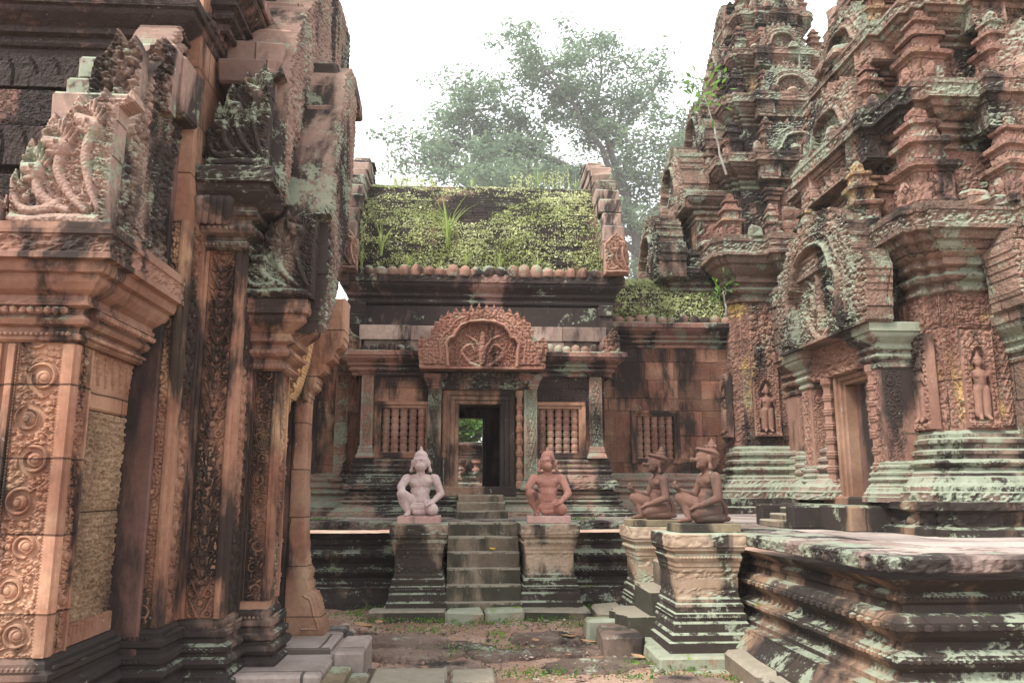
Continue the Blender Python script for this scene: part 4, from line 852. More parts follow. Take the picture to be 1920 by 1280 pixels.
# end gables following the vault, seen edge on: stacked stones over a naga end
for x0, x1 in ((-2.02, -1.70), (2.20, 2.55)):
    mb = MB(); r = random.Random(5)
    pts = vault(GY+.02, 4.80, 13.7, 7.20, 13)
    for i, ((ya, za), (yb, zb)) in enumerate(zip(pts[:-1], pts[1:])):
        a = (0, .03, .0, -.02)[i % 4]*.7; sh = i*.0105*(1 if x0 < 0 else -1)
        mb.box(x0-a+sh, ya+(.05 if i % 2 else 0), za, x1+a+sh-.05*(i > 8), 13.9, zb-.004, r.random(), bev=.02, jit=.012)
    mb.build('gable', M['gable'], gate, rough=.012)
    mb = MB(); carved(mb, (x0-.02, GY-.02, 4.79), (1, 0, 0), (0, 0, 1), (0, -1, 0), [(0, 0), (.38, 0), (.39, .3), (.36, .5), (.28, .62), (.2, .7), (.1, .6), (0, .5)], .14, terminal_h(.38, .65, 6), .008, .7)
    mb.build('naga_terminal', M['gatecarve'], gate)
# small stair to the door
stair('three narrow dark steps rising to the gate doorway', [(-.10, 11.20, T-.05, .62, 12, 1.20), (-.08, 11.42, 1.15, .60, 12, 1.31), (-.06, 11.58, 1.25, .58, 12, 1.41)])
# ================================================================ wings
wing = thing('gallery_wing', 'stained gallery wall with one barred window between the gate building and the far tower', 'wall', (3.4, 13.8, T))
mb = MB(); ww = (2.98, 3.64, 2.0, 2.73); blocks(mb, 2.1, 5.2, 1.75, 4.0, 13.7, .4, [(ww[0]-.09, ww[1]+.09, ww[2]-.07, ww[3]+.09)], .33); mb.build('wall', M['gate'], wing)
window(wing, *ww, 13.7)
mb = sweep([(2.1, 13.7), (5.2, 13.7)], PR(BASE_N, T-.01, 1.76, .34), seg=.06, pstep=.03); mb.build('plinth', M['plinth'], wing, rough=.012, orn=(17, .02, 1.1, 1.6))
mb = sweep([(2.1, 13.7), (5.3, 13.7)], PR(CORN_N, 3.92, 4.34, .26), seg=.05, pstep=.02); mb.build('cornice', M['gategreen'], wing, rough=.008)
finial_row(wing, [(2.5+.19*i, 13.52, 4.34) for i in range(12)], .085, .15, 'gatecarve')
WV = vault(13.6, 4.36, 14.9, 5.35, 12); brickroof(wing, 2.3, 5.2, WV)
mb = MB(); mb.box(2.1, 14.1, 1.2, 5.2, 15.2, 4.4, .3); mb.build('inner_wall', M['interior'], wing)
wingl = thing('gallery_wing', 'masonry wall with a framed opening between the left doorway pillar and the gate building', 'wall', (-2.4, 12.6, T))
mb = MB(); blocks(mb, -5.5, -1.55, 1.72, 3.6, 12.5, .4, [(-3.2, -2.35, 1.85, 2.85)], .3, jit=.02, lmin=.25, lmax=.5); mb.build('wall', M['gate'], wingl)
mb = MB()
for k in range(3): mb.box(-2.42+.05*k, 12.40+.03*k, 1.72, -2.36+.05*k+.02, 12.8, 2.95-.05*k, .6); mb.box(-3.4, 12.4+.03*k, 2.85+.05*(2-k), -2.22-.05*(2-k), 12.8, 2.9+.05*(2-k), .6)
mb.build('door_frame', M['gatesmooth'], wingl)
mb = MB(); carved(mb, (-1.98, 12.48, 1.7), (1, 0, 0), (0, 0, 1), (0, -1, 0), rect(.2, 1.8), .06, h_foliage(.05, .02), .01); mb.build('pilaster', M['gatecarve'], wingl)
mb = sweep([(-5.5, 12.5), (-1.6, 12.5)], PR(BASE_N, T-.01, 1.73, .34), seg=.06, pstep=.03); mb.build('plinth', M['plinth'], wingl, rough=.012)
mb = sweep([(-5.5, 12.5), (-1.6, 12.5)], PR(CORN_N, 3.5, 4.0, .26), seg=.06, pstep=.03); mb.build('cornice', M['gateblack'], wingl, rough=.008)
mb = MB(); mb.box(-5.5, 12.9, 1.2, -1.6, 15, 4.4, .3); mb.build('inner_wall', M['interior'], wingl)
# enclosure wall seen through the doorway
enc = thing('enclosure_wall', 'mossy moulded wall with a small balustrade seen through the open doorway', 'wall', (.2, 20, 1.2))
mb = sweep([(-5, 20), (6, 20)], PR(BASE_N, .9, 1.9, .3)+PR(CORN_N, 2.25, 2.62, .25), seg=.08, pstep=.04); mb.build('wall', M['plinth'], enc, rough=.014)
me = None
for i in range(14):
    if me is None: mb = MB(); mb.lathe([(0, 0), (.10, 0), (.10, .05), (.05, .08), (.05, .16), (.11, .2), (.11, .26), (0, .26)], 0, 0, 0, 8); o = mb.build('baluster', M['balus'], enc); me = o.data
    else: o = link('baluster', me, None, enc)
    o.location = (-2.2+i*.36, 19.86, 1.92)
# ================================================================ towers
def tplan(cx, cy, h, st):
    q = []
    for (e, w_) in st: q.append((e*h, w_*h))
    pts = []; prev = None
    quad = []
    for i, (e, w_) in enumerate(q):
        if i > 0: quad.append((e, q[i-1][1]))
        quad.append((e, w_))
    last = q[-1]; mir = [(b, a) for a, b in quad[::-1]]
    quad = quad + (mir if abs(last[0]-last[1]) > 1e-6 else mir[1:])
    out = []
    for k in range(4):
        ca, sa = [(1, 0), (0, 1), (-1, 0), (0, -1)][k]
        out += [(cx+a*ca-b*sa, cy+a*sa+b*ca) for a, b in quad]
    # clean duplicate points; counter-clockwise travel keeps the outside on the right
    res = []
    for p in out:
        if not res or math.dist(p, res[-1]) > 1e-4: res.append(p)
    return res
ST = [(1.14, .32), (1.0, .88), (.94, .94)]
STP = [(1.10, .46), (1.0, .84), (.93, .93)]
def mini_tower(s=1.0):
    pr_ = [(.26, 0), (.26, .09), (.21, .10), (.20, .14), (.20, .36), (.22, .37), (.22, .39), (.27, .41), (.28, .46), (.22, .48), (.17, .50), (.17, .64), (.22, .66), (.22, .71), (.15, .73), (.13, .84), (.17, .86), (.17, .90), (.09, .93), (.08, 1.02), (.03, 1.08), (.0, 1.09)]
    q = [(.8, 1), (1, .8), (1, -.8), (.8, -1), (-.8, -1), (-1, -.8), (-1, .8), (-.8, 1)][::-1]; mb = MB(); pr_ = resample(pr_, .03); sq = []
    for i in range(8):
        a, c = q[i], q[(i+1) % 8]; n = 10 if i % 2 else 3
        sq += [(a[0]+(c[0]-a[0])*k/n, a[1]+(c[1]-a[1])*k/n) for k in range(n)]
    G = np.array([[(x*r, y*r, z) for r, z in pr_] for x, y in sq]); mb.grid(G, .5, wrap=True)
    for sx, sy in ((0, -1), (-1, 0), (0, 1), (1, 0)): mb.ball((sx*.2, sy*.2, .25), (.05+.03*abs(sy), .05+.03*abs(sx), .11), 8, .5); mb.ball((sx*.2, sy*.2, .38), (.035, .035, .04), 6, .5)
    return mb
def tier_pediment(parent, cx, cy, dirv, dist, w_, z, h_, mat, s, th=.22):
    """small pediment with its pilasters standing against a tier"""
    U = np.array([-dirv[1], dirv[0], 0.])*1.0; N = np.array([dirv[0], dirv[1], 0.])
    if np.cross(U, (0, 0, 1)) @ N < 0: U = -U
    o = np.array([cx, cy, 0.])+N*dist-U*w_/2
    mb = MB(); carved(mb, o+np.array([0, 0, z]), U, (0, 0, 1), N, arch(w_, h_, 7, .05*h_/.8, .0), th, h_pediment(w_, h_, .13*w_, .05*min(1, w_), s), max(.012, w_*.012), .6)
    mb.build('pediment', M[mat], parent, rough=.006)
def niche_wall(parent, cx, cy, dirv, dist, w_, z0, z1, mat):
    U = np.array([-dirv[1], dirv[0], 0.]); N = np.array([dirv[0], dirv[1], 0.])
    if np.cross(U, (0, 0, 1)) @ N < 0: U = -U
    mb = MB(); o = np.array([cx, cy, 0.])+N*dist
    H = z1-z0
    for sx in (-1, 1):
        for (a, b, c, d_, e) in ((.34, .48, 0, .78, .03), (.31, .51, .78, .86, .06), (.29, .53, .87, .93, .09), (.27, .55, .94, 1.0, .12), (.31, .51, 0, .12, .06)):
            u0, u1 = sorted((sx*a*w_, sx*b*w_)); P0 = o+U*u0-N*.2; P1 = o+U*u1+N*e
            mb.box(min(P0[0], P1[0]), min(P0[1], P1[1]), z0+c*H, max(P0[0], P1[0]), max(P0[1], P1[1]), z0+d_*H-.002, .5+.2*sx, bev=.01)
    carved(mb, o-U*.28*w_+np.array([0, 0, z0]), U, (0, 0, 1), N, rect(.56*w_, H), .1, lambda u, v, d: -.02+.05*sst(.8-worley2(u/(w_*.16), v/(w_*.16), 3), 0, .5)*sst(d, 0, .03), .014, .35)
    mb.build('false_door', M[mat], parent, rough=.004)
def notch(pl, cx, cy, a, b, xin):
    out = []; n = len(pl); xm = min(p[0] for p in pl)
    for i in range(n):
        p, q = pl[i], pl[(i+1) % n]; out.append(p)
        if abs(p[0]-xm) < 1e-3 and abs(q[0]-xm) < 1e-3: out += [(xm, b), (xin, b), (xin, a), (xm, a)]
    return out
def tower(t, cx, cy, lv, seg, ps, faces=((0, -1), (-1, 0)), minis=True, s0=0, door=None):
    """lv: (kind, z0, z1, half, amp)"""
    proto = None; rr = random.Random(4+s0)
    for i, (k, z0, z1, h, amp) in enumerate(lv):
        pl = tplan(cx, cy, h, ST if i < 3 else STP)
        if door and i < 2: pl = notch(pl, cx, cy, door[0]-(amp+.04 if k == 'base' else 0), door[1]+(amp+.04 if k == 'base' else 0), door[2])
        if k == 'base':
            mb = sweep(pl, PR(BASE_N, z0, z1, amp), True, seg, ps); beads(pl, amp*.45, z0+(z1-z0)*.54, .02, .045, mb, True, .6)
            mb.build('base_moulding', M['towerbase'], t, rough=.007, orn=[(20, .022, z0, z0+(z1-z0)*.36)])
        elif k == 'wall':
            mb = sweep(pl, [(0, z0-.02), (0, z1+.02)], True, seg, ps)
            mb.build('wall', M['towerwall' if i < 3 else 'tower'], t, rough=.006, orn=[(27, .019, z0+.05, z1-.02)])
            for j, (dx, dy) in enumerate(faces):
                if i >= 3:
                    w_ = h*1.05; niche_wall(t, cx, cy, (dx, dy), h*1.14, w_, z0, z0+(z1-z0)*.95, 'tower')
        elif k == 'corn':
            mb = sweep(pl, PR(TC_N, z0, z1, amp), True, seg, ps*.8); beads(pl, amp*.22, z0+(z1-z0)*.19, .022, .05, mb, True, .5); beads(pl, amp*.66, z0+(z1-z0)*.545, .016, .04, mb, True, .5)
            P = [(cx-h*.95, cy-h*.95, z1-.12, cx+h*.95, cy+h*.95, z1-.02, .5)]
            for p in P: mb.box(*p)
            # upright leaf stones along the edge
            n = len(pl)
            for a in range(n):
                p, q = np.array(pl[a]), np.array(pl[(a+1) % n]); L = np.linalg.norm(q-p)
                if L < .2: continue
                d = (q-p)/L; nn = np.array([d[1], -d[0]]); m = max(1, int(L/.26))
                for b in range(m):
                    if rr.random() < .22: continue
                    c = p+d*(b+.5)*L/m+nn*amp*.78; hh = rr.uniform(.06, .16); wd = rr.uniform(.08, .12)
                    if rr.random() < .45: mb.box(c[0]-wd, c[1]-wd, z1-.03, c[0]+wd, c[1]+wd, z1+hh, rr.random(), jit=.03, bev=.03)
                    else: mb.ball((c[0], c[1], z1+hh*.5), (wd*.8, wd*.8, hh*1.1), 8, rr.random())
            mb.build('cornice', M['towergreen'], t, rough=.007, orn=[(22, .024, z0+(z1-z0)*.73, z0+(z1-z0)*.88), (9, .02, z1, z1+.3)])
            nh = lv[i+1][3] if i+1 < len(lv) else h*.6
            if minis:
                for sx in (-1, 1):
                    for sy in (-1, 1):
                        if proto is None: proto = mini_tower().build('corner_turret', M['tower'], t, rough=.010, orn=(26, .022, .02, 1.05), fix=True).data
                        o = link('corner_turret', proto, None, t); e = (h+nh)/2*.93+amp*.3
                        o.location = (cx+sx*e, cy+sy*e, z1-.02); sc = max(.5, h*.62)*rr.uniform(.85, 1.1); o.scale = (sc, sc, sc*1.05); o.rotation_euler = (rr.uniform(-.04, .04), rr.uniform(-.04, .04), 0)
            for (dx, dy) in faces:
                for sg in (-1, 1):
                    if not minis: continue
                    o = link('corner_turret', proto, None, t); e = h*1.04+amp*.35; a_ = sg*h*.46
                    o.location = (cx+dx*e-dy*a_, cy+dy*e+dx*a_, z1-.02); sc = max(.42, h*.5)*rr.uniform(.8, 1.1); o.scale = (sc, sc, sc*1.15); o.rotation_euler = (rr.uniform(-.05, .05), rr.uniform(-.05, .05), rr.uniform(-.1, .1))
            for j, (dx, dy) in enumerate(faces):
                if i > 2 and i+1 < len(lv): tier_pediment(t, cx, cy, (dx, dy), h*1.12+amp*.55, h*1.25, z0+(z1-z0)*.15, (z1-z0)*1.5+.15, 'towergreen', i*3+j, .35)
        elif k == 'top':
            mb = MB(); H = z1-z0; mb.lathe([(h*1.0, 0), (h*1.1, H*.1), (h*.8, H*.2), (h*.95, H*.35), (h*.7, H*.55), (h*.4, H*.7), (h*.45, H*.8), (h*.1, H*.97), (0, H)], cx, cy, z0, 16)
            mb.build('lotus_crown', M['tower'], t, rough=.02)
    if proto is not None: pass
M['towerbase'] = stone('tower_base_sandstone', (.18, .12, .095), (.28, .20, .16), .34, .50, seed=35, bump=.8, top=.16, brick=(.8, 9), lcol=(0.265, 0.306, 0.233))
# --- near tower
T1X, T1Y = 5.80, 8.45
tw = thing('sanctuary_tower', 'nearest lichened sandstone tower at the right edge with a doorway under a carved pediment', 'tower', (T1X, T1Y, T))
mbp = sweep(notch(tplan(T1X, T1Y, 1.45, ST), T1X, T1Y, 7.4, 9.0, 4.75), [(.10, T-.01), (.42, T-.01), (.42, 1.16), (.36, 1.18), (.36, 1.30), (.42, 1.32), (.42, 1.385), (.2, 1.39)], True, .04, .02); mbp.build('lower_plinth', M['terrace'], tw, rough=.008, orn=[(12, .035, 1.18, 1.30), (20, .012, 1.32, 1.38)])
tower(tw, T1X, T1Y, [('base', 1.38, 2.02, 1.45, .30), ('wall', 2.02, 3.30, 1.45, 0), ('corn', 3.30, 4.08, 1.45, .34), ('wall', 4.08, 4.78, 1.28, 0), ('corn', 4.78, 5.42, 1.28, .30), ('wall', 5.42, 6.0, 1.10, 0), ('corn', 6.0, 6.5, 1.10, .26), ('wall', 6.5, 7.0, .9, 0), ('corn', 7.0, 7.4, .9, .22), ('top', 7.4, 8.4, .7, 0)], .022, .02, door=(7.73, 8.41, 4.75))
# --- far, taller tower
T2X, T2Y = 5.92, 14.5
tw2 = thing('sanctuary_tower', 'taller tower farther back, behind the gallery wall, with mossy tiers and a sapling on it', 'tower', (T2X, T2Y, T))
mbp = sweep(tplan(T2X, T2Y, 1.32, ST), [(.10, T-.01), (.40, T-.01), (.40, 1.2), (.34, 1.22), (.34, 1.34), (.2, 1.36)], True, .05, .03); mbp.build('lower_plinth', M['terrace'], tw2, rough=.008)
tower(tw2, T2X, T2Y, [('base', 1.34, 2.20, 1.30, .30), ('wall', 2.20, 4.65, 1.30, 0), ('corn', 4.65, 5.75, 1.30, .42), ('wall', 5.75, 6.75, 1.18, 0), ('corn', 6.75, 7.35, 1.18, .32), ('wall', 7.35, 8.05, 1.0, 0), ('corn', 8.05, 8.60, 1.0, .26), ('wall', 8.60, 9.2, .80, 0), ('corn', 9.2, 9.65, .80, .20), ('wall', 9.65, 10.2, .64, 0), ('corn', 10.2, 10.6, .64, .16), ('top', 10.6, 11.8, .52, 0)], .034, .03, s0=3)
# ---------------------------------------------------------------- near tower: porch, door, carved piers
def xpanel(mb, x, ya, yb, z0, z1, hf, out=.0, res=.01, th=.03, tint=.5):
    """relief panel facing -X (ya > yb travel keeps the outside on the right)"""
    return vpanel(mb, x, max(ya, yb), x, min(ya, yb), z0, z1, hf, out, res, th, tint)
def capbox(parent, x0, y0, x1, y1, z0, z1, amp, mat, flip=False):
    pa = [(x0, y0), (x1, y0), (x1, y1), (x0, y1)]
    mb = sweep(pa, PR(CORN_N if not flip else BASE_N, z0, z1, amp), True, .03, .015); mb.build('capital' if not flip else 'pier_base', M[mat], parent, rough=.006)
for (ya, yb) in ((7.40, 7.66), (8.98, 9.22)):
    mb = MB(); mb.box(4.0, ya, 1.36, 4.34, yb, 2.66, .45, bev=.01); xpanel(mb, 4.0, ya+.03, yb-.03, 1.75, 2.62, h_chalice(yb-ya-.06, .15, .02, 4), .002, .008, .02)
    vpanel(mb, 4.02, ya, 4.2, ya, 1.75, 2.62, h_rinceau(.18, .14, .02, 5), .002, .008, .02)
    mb.build('pier', M['towersmooth'], tw); capbox(tw, 4.0, ya, 4.34, yb, 2.64, 3.07, .15, 'towerbase'); capbox(tw, 4.0, ya, 4.34, yb, 1.37, 1.76, .10, 'towerbase', True)
mb = MB(); xpanel(mb, 4.02, 7.62, 9.02, 2.70, 3.07, h_foliage(.06, .05, 3), 0, .01, .2, .5); mb.build('lintel', M['towersmooth'], tw)
mb = MB()
for k, o in enumerate((.14, .09, .045)):
    x = 4.04+.03*k; wd = .05
    mb.box(x, 7.77-o, 2.60+o-wd, 4.45, 8.35+o, 2.60+o, .5+.1*k, bev=.006); mb.box(x+.001, 7.77-o, 1.40, 4.45, 7.77-o+wd, 2.60+o-wd, .6, bev=.006); mb.box(x+.001, 8.35+o-wd, 1.40, 4.45, 8.35+o, 2.60+o-wd, .6, bev=.006)
mb.box(3.96, 7.7, 1.30, 4.8, 8.75, 1.42, .6, bev=.02); mb.box(4.4, 8.33, 1.4, 4.75, 8.40, 2.62, .6); mb.box(4.4, 7.73, 2.6, 4.75, 8.41, 2.7, .3)
mb.build('door_frame', M['gatedoor'], tw)
mb = MB(); mb.box(4.22, 7.70, 1.42, 4.28, 8.42, 2.62, .3); mb.build('door_shade_slab', M['interior'], tw)  # dark slab added behind the opening, darkens the doorway like interior shade
for y in (7.60, 8.60):
    mb = MB(); colonette(mb, 4.03, y, 1.40, 2.70, .055, 7, .5, 8); mb.build('colonette', M['towersmooth'], tw)
mb = MB(); mb.box(3.95, 7.5, 3.05, 4.3, 9.1, 4.1, .4); carved(mb, (3.84, 7.24, 3.06), (0, 1, 0), (0, 0, 1), (-1, 0, 0), arch(2.06, 1.30, 10, .06, .0), .24, h_pediment(2.08, 1.28, .20, .07, 3), .011, .55); mb.build('pediment', M['towergreen'], tw, rough=.006)
mb = MB(); mb.box(3.62, 7.45, T-.01, 4.2, 9.15, 1.34, .5, bev=.02)
mb.build('porch_plinth', M['terrace'], tw, rough=.004)
mb = MB()
for k in range(3): mb.box(3.30+.12*k, 8.30, T-.01, 3.7, 8.95, 1.17+.065*k, .45+.1*k, bev=.015)
mb.build('porch_steps', M['step'], tw)
mb = MB(); mb.box(3.34, 8.10, T-.01, 3.66, 8.29, 1.33, .5, bev=.02); mb.build('step_cheek', M['terrace'], tw); mb = MB(); mb.box(3.34, 8.96, T-.01, 3.66, 9.15, 1.33, .5, bev=.02); mb.build('step_cheek', M['terrace'], tw)
# front face porch of the near tower (only its left end is in view)
mb = MB(); mb.box(5.02, 6.55, 1.36, 5.26, 7.0, 2.66, .45, bev=.01); vpanel(mb, 5.04, 6.55, 5.24, 6.55, 1.8, 2.6, h_chalice(.2, .15, .02, 4), .002, .008, .02); mb.build('pier', M['towergreen'], tw)
capbox(tw, 5.02, 6.55, 5.26, 7.0, 2.62, 3.07, .15, 'towergreen'); capbox(tw, 5.02, 6.55, 5.26, 7.0, 1.37, 1.80, .12, 'towerbase', True)
mb = MB(); carved(mb, (4.86, 6.50, 3.06), (1, 0, 0), (0, 0, 1), (0, -1, 0), arch(1.95, 1.3, 9, .06), .4, h_pediment(1.95, 1.3, .2, .07, 5), .011, .55); mb.build('pediment', M['towergreen'], tw, rough=.006)
mb = MB(); mb.box(4.9, 6.3, T-.01, 6.6, 7.0, 1.37, .5, bev=.02); mb.build('porch_plinth', M['terrace'], tw, rough=.004)
# --------------------------------------------------------------- sculpted figures
def figure(name, prims, mat, parent, voxel=.006, smooth=4, loc=None, rz=0):
    mb = MB()
    for p in prims:
        if p[0] == 'c': mb.cap(p[1], p[2], p[3], p[4], 14)
        elif p[0] == 'e': mb.ball(p[1], p[2], 16)
        elif p[0] == 'b': mb.box(*p[1], bev=p[2])
    o = mb.build(name, None, None, smooth=True, fix=True)
    m = o.modifiers.new('r', 'REMESH'); m.mode = 'VOXEL'; m.voxel_size = voxel
    m = o.modifiers.new('s', 'SMOOTH'); m.iterations = smooth; m.factor = .5
    dg = bpy.context.evaluated_depsgraph_get(); me = bpy.data.meshes.new_from_object(o.evaluated_get(dg)); bpy.data.objects.remove(o)
    me.polygons.foreach_set('use_smooth', [True]*len(me.polygons)); me.name = name
    at = me.attributes.new('tint', 'FLOAT', 'POINT'); at.data.foreach_set('value', [.5]*len(me.vertices))
    while len(me.materials): me.materials.pop()
    return link(name, me, mat, parent, local=True)
def hand(base, d, up, side, s=.9, curl=.5):
    """palm with four unequal curled fingers and a thumb leaving its side"""
    b = np.array(base, float); d = np.array(d, float); d /= np.linalg.norm(d); up = np.array(up, float); up -= d*(up@d); up /= np.linalg.norm(up); w_ = np.cross(d, up)*side
    pr_ = [('c', b, b+d*.045*s, .020*s, .024*s), ('c', b+w_*.012*s, b+d*.045*s+w_*.014*s, .017*s, .018*s), ('c', b-w_*.012*s, b+d*.042*s-w_*.014*s, .017*s, .018*s)]
    for i, (o, L) in enumerate(((-.024, .030), (-.008, .037), (.008, .040), (.024, .035))):
        k = b+d*.05*s+w_*o*s; m = k+(d*(1-curl*.35)-up*curl*.35)*L*.9*s; e = m+(d*(1-curl)-up*curl)*L*.7*s
        pr_ += [('c', k, m, .0095*s, .009*s), ('c', m, e, .009*s, .007*s)]
    k = b+d*.012*s+w_*.022*s; m = k+(w_*.7+d*.6)*.026*s; e = m+(d*.9-up*.3)*.024*s
    return pr_+[('c', k, m, .011*s, .010*s), ('c', m, e, .010*s, .008*s)]
def guardian(kind, label, loc, rz, mat, pmat, plinth, armL='knee', hs=1.0, group=None):
    """kneeling guardian facing -Y locally: its left is +X"""
    t = thing('guardian_statue', label, 'statue', loc, rz, group)
    px, py0, py1, ph = plinth
    mb = MB(); mb.box(-px, py0, 0, px, py1, ph, .5, bev=.008); mb.build('plinth', pmat, t, local=True)
    B = lambda *a: None
    z = ph; k = 0 if kind == 'monkey' else 1                   # the beaked ones stretch their knees further forward
    fk = .0 if k == 0 else -.03
    P = []
    # trunk
    P += [('e', (0, .05, .12+z), (.125, .11, .085)), ('e', (0, .04, .20+z), (.112, .085, .09)), ('e', (0, .025, .29+z), (.118, .082, .09)), ('e', (0, .02, .38+z), (.142, .086, .085)),
          ('e', (-.062, -.018, .395+z), (.078, .042, .044)), ('e', (.062, -.018, .395+z), (.078, .042, .044)), ('e', (0, .035, .445+z), (.15, .066, .045)), ('c', (0, .03, .44+z), (0, .015, .53+z), .052, .050),
          ('e', (-.155, .03, .435+z), (.052, .052, .052)), ('e', (.155, .03, .435+z), (.052, .052, .052)), ('c', (0, .02, .235+z), (0, .03, .20+z), .105, .115)]
    # its right leg: knee raised
    kr = (-.205, -.18+fk, .255+z) if k == 0 else (-.17, -.215, .235+z)
    P += [('c', (-.075, .03, .13+z), kr, .088, .060), ('c', kr, (kr[0]+.02, kr[1]+.055, .155+z), .058, .054), ('c', (kr[0]+.02, kr[1]+.05, .16+z), (kr[0]+.075, kr[1]+.06, .04+z), .054, .030),
          ('c', (kr[0]+.075, kr[1]+.07, .028+z), (kr[0]+.055, kr[1]-.035, .017+z), .028, .020)]
    for i in range(5): P.append(('c', (kr[0]+.035+.012*i, kr[1]-.035, .014+z), (kr[0]+.03+.012*i, kr[1]-.062+.004*abs(i-3), .010+z), .009, .008))
    # its left leg: kneeling, shin folded back
    kl = (.155, -.17+fk, .075+z) if k == 0 else (.13, -.165, .09+z)
    P += [('c', (.075, .04, .115+z), kl, .092, .068), ('c', (kl[0], kl[1]+.01, .055+z), (.12, .10, .048+z), .054, .042), ('c', (.12, .10, .045+z), (.115, .17, .04+z), .034, .024)]
    # left arm
    if k == 0:
        el = (.245, -.01, .255+z); P += [('c', (.17, .03, .43+z), el, .054, .043), ('c', el, (.155, -.135, .165+z), .044, .029)]; P += hand((.150, -.145, .160+z), (-.75, -.55, -.25), (0, 0, 1), -1, 1.15, .5)
    else:
        el = (.215, .03, .235+z); P += [('c', (.17, .03, .43+z), el, .052, .044), ('c', el, (.165, -.12, .175+z), .043, .028)]; P += hand((.16, -.13, .172+z), (-.1, -.95, -.25), (0, 0, 1), 1, 1.25, .35)
    # right arm
    if armL == 'knee': P += [('c', (-.17, .03, .43+z), (-.225, -.09, .33+z), .054, .046), ('c', (-.215, -.09, .325+z), (-.205, -.16, .29+z), .044, .04)]
    elif armL == 'stub': P += [('c', (-.17, .03, .43+z), (-.235, -.02, .315+z), .054, .047), ('e', (-.237, -.025, .312+z), (.044, .04, .03))]
    else:
        el = (-.215, -.03, .26+z); P += [('c', (-.17, .03, .43+z), el, .052, .042), ('c', el, (-.165, -.22, .305+z), .040, .027)]; P += hand((-.162, -.235, .315+z), (.1, -.75, .65), (0, -.5, -1), 1, 1.1, .95)
    # head
    hz = .615+z; hy = -.005
    P += [('e', (0, hy, hz), (.092*hs, .092, .098)), ('e', (0, hy-.02, hz-.05), (.072, .072, .056))]
    for s_ in (-1, 1): P += [('e', (s_*.100, hy+.01, hz-.01), (.018, .026, .048)), ('c', (s_*.104, hy+.01, hz-.055), (s_*.112, hy+.01, hz-.092), .016, .023)]
    face = []
    if kind == 'monkey':
        P += [('e', (0, hy-.082, hz-.038), (.060, .048, .040)), ('e', (0, hy-.112, hz-.020), (.020, .014, .014)), ('c', (-.03, hy-.104, hz-.052), (.03, hy-.104, hz-.052), .011, .011), ('c', (-.028, hy-.098, hz-.070), (.028, hy-.098, hz-.070), .011, .011)]
        for s_ in (-1, 1): P += [('c', (s_*.012, hy-.090, hz+.038), (s_*.056, hy-.070, hz+.034), .011, .010), ('e', (s_*.030, hy-.086, hz+.012), (.016, .012, .013))]
        P += [('e', (0, hy-.072, hz+.0), (.014, .02, .025))]
        hat = [('c', (0, .022, hz+.030), (0, .022, hz+.066), .101, .086), ('c', (0, .03, hz+.03), (0, .03, hz-.03), .088, .07), ('c', (0, .02, hz+.150), (0, .02, hz+.178), .021, .017)]
    else:
        P += [('c', (0, hy-.075, hz-.01), (0, hy-.125, hz-.012), .024, .020), ('e', (0, hy-.138, hz-.006), (.022, .024, .021)), ('c', (0, hy-.125, hz-.022), (0, hy-.15, hz-.03), .014, .008),
              ('c', (-.022, hy-.078, hz-.05), (.022, hy-.078, hz-.05), .012, .012), ('e', (0, hy-.07, hz-.078), (.028, .024, .02))]
        for s_ in (-1, 1): P += [('c', (s_*.014, hy-.080, hz+.038), (s_*.05, hy-.060, hz+.034), .010, .009), ('e', (s_*.030, hy-.074, hz+.014), (.014, .011, .009)), ('e', (s_*.045, hy-.05, hz-.03), (.022, .022, .024))]
        hat = [('e', (0, .050, hz+.035), (.100, .096, .075)), ('c', (0, .085, hz-.01), (0, .065, hz-.07), .066, .050), ('e', (0, .065, hz+.105), (.062, .062, .034)), ('e', (0, .075, hz+.145), (.040, .040, .026)), ('e', (0, .078, hz+.172), (.024, .024, .022))]
        n = 22
        for i in range(n):
            a, b = 2*math.pi*i/n, 2*math.pi*(i+1)/n
            q = lambda a_: (math.sin(a_)*.100, .030-math.cos(a_)*.108, hz+.065+math.cos(a_)*.035)
            hat.append(('c', q(a), q(b), .014, .014))
        if kind == 'beak':
            for i in range(8):
                a = i*math.pi/4; hat.append(('e', (math.cos(a)*.052, .066+math.sin(a)*.052, hz+.122), (.018, .018, .015)))
    if kind != 'monkey': t.scale = (.94, .94, .97)
    body = figure('body', P, mat, t, .0058, 3)
    figure('headdress', hat, mat, t, .006, 2)
    # loincloth: belt roll and hanging sash over the lap
    cl = []
    n = 14
    for i in range(n):
        a, b = math.pi*(i/n), math.pi*((i+1)/n); q = lambda a_: (math.cos(a_)*.135, -.03-math.sin(a_)*.085, .185+z-math.sin(a_)*.045); cl.append(('c', q(a), q(b), .013, .013))
    cl += [('c', (-.08, -.075, .10+z), (.08, -.075, .10+z), .055, .055), ('c', (-.05, -.09, .05+z), (.05, -.09, .05+z), .04, .04)]
    figure('loincloth', cl, mat, t, .006, 2)
    if kind != 'monkey':
        sash = []
        for i in range(10):
            u0, u1 = i/10, (i+1)/10; q = lambda u: (0, .085+.012*math.sin(u*3.1)+.03*u, .46-.30*u+z); sash.append(('c', q(u0), q(u1), .020, .020))
        for i in range(12):
            u0, u1 = i/12, (i+1)/12; q = lambda u: (0, .135+.055*math.sin(u*math.pi)+.01, .215-.20*u+z); sash.append(('c', q(u0), q(u1), .024, .024)); sash.append(('c', (.02, q(u0)[1]-.02, q(u0)[2]), (.02, q(u1)[1]-.02, q(u1)[2]), .015, .015))
        figure('sash', sash, mat, t, .006, 2)
    return t
guardian('monkey', 'pale pink kneeling monkey statue with round crown, left of the central stairs', (-.50, 9.68, T), 0, M['pink'], M['plinthpink'], (.245, -.27, .24, .085), 'knee')
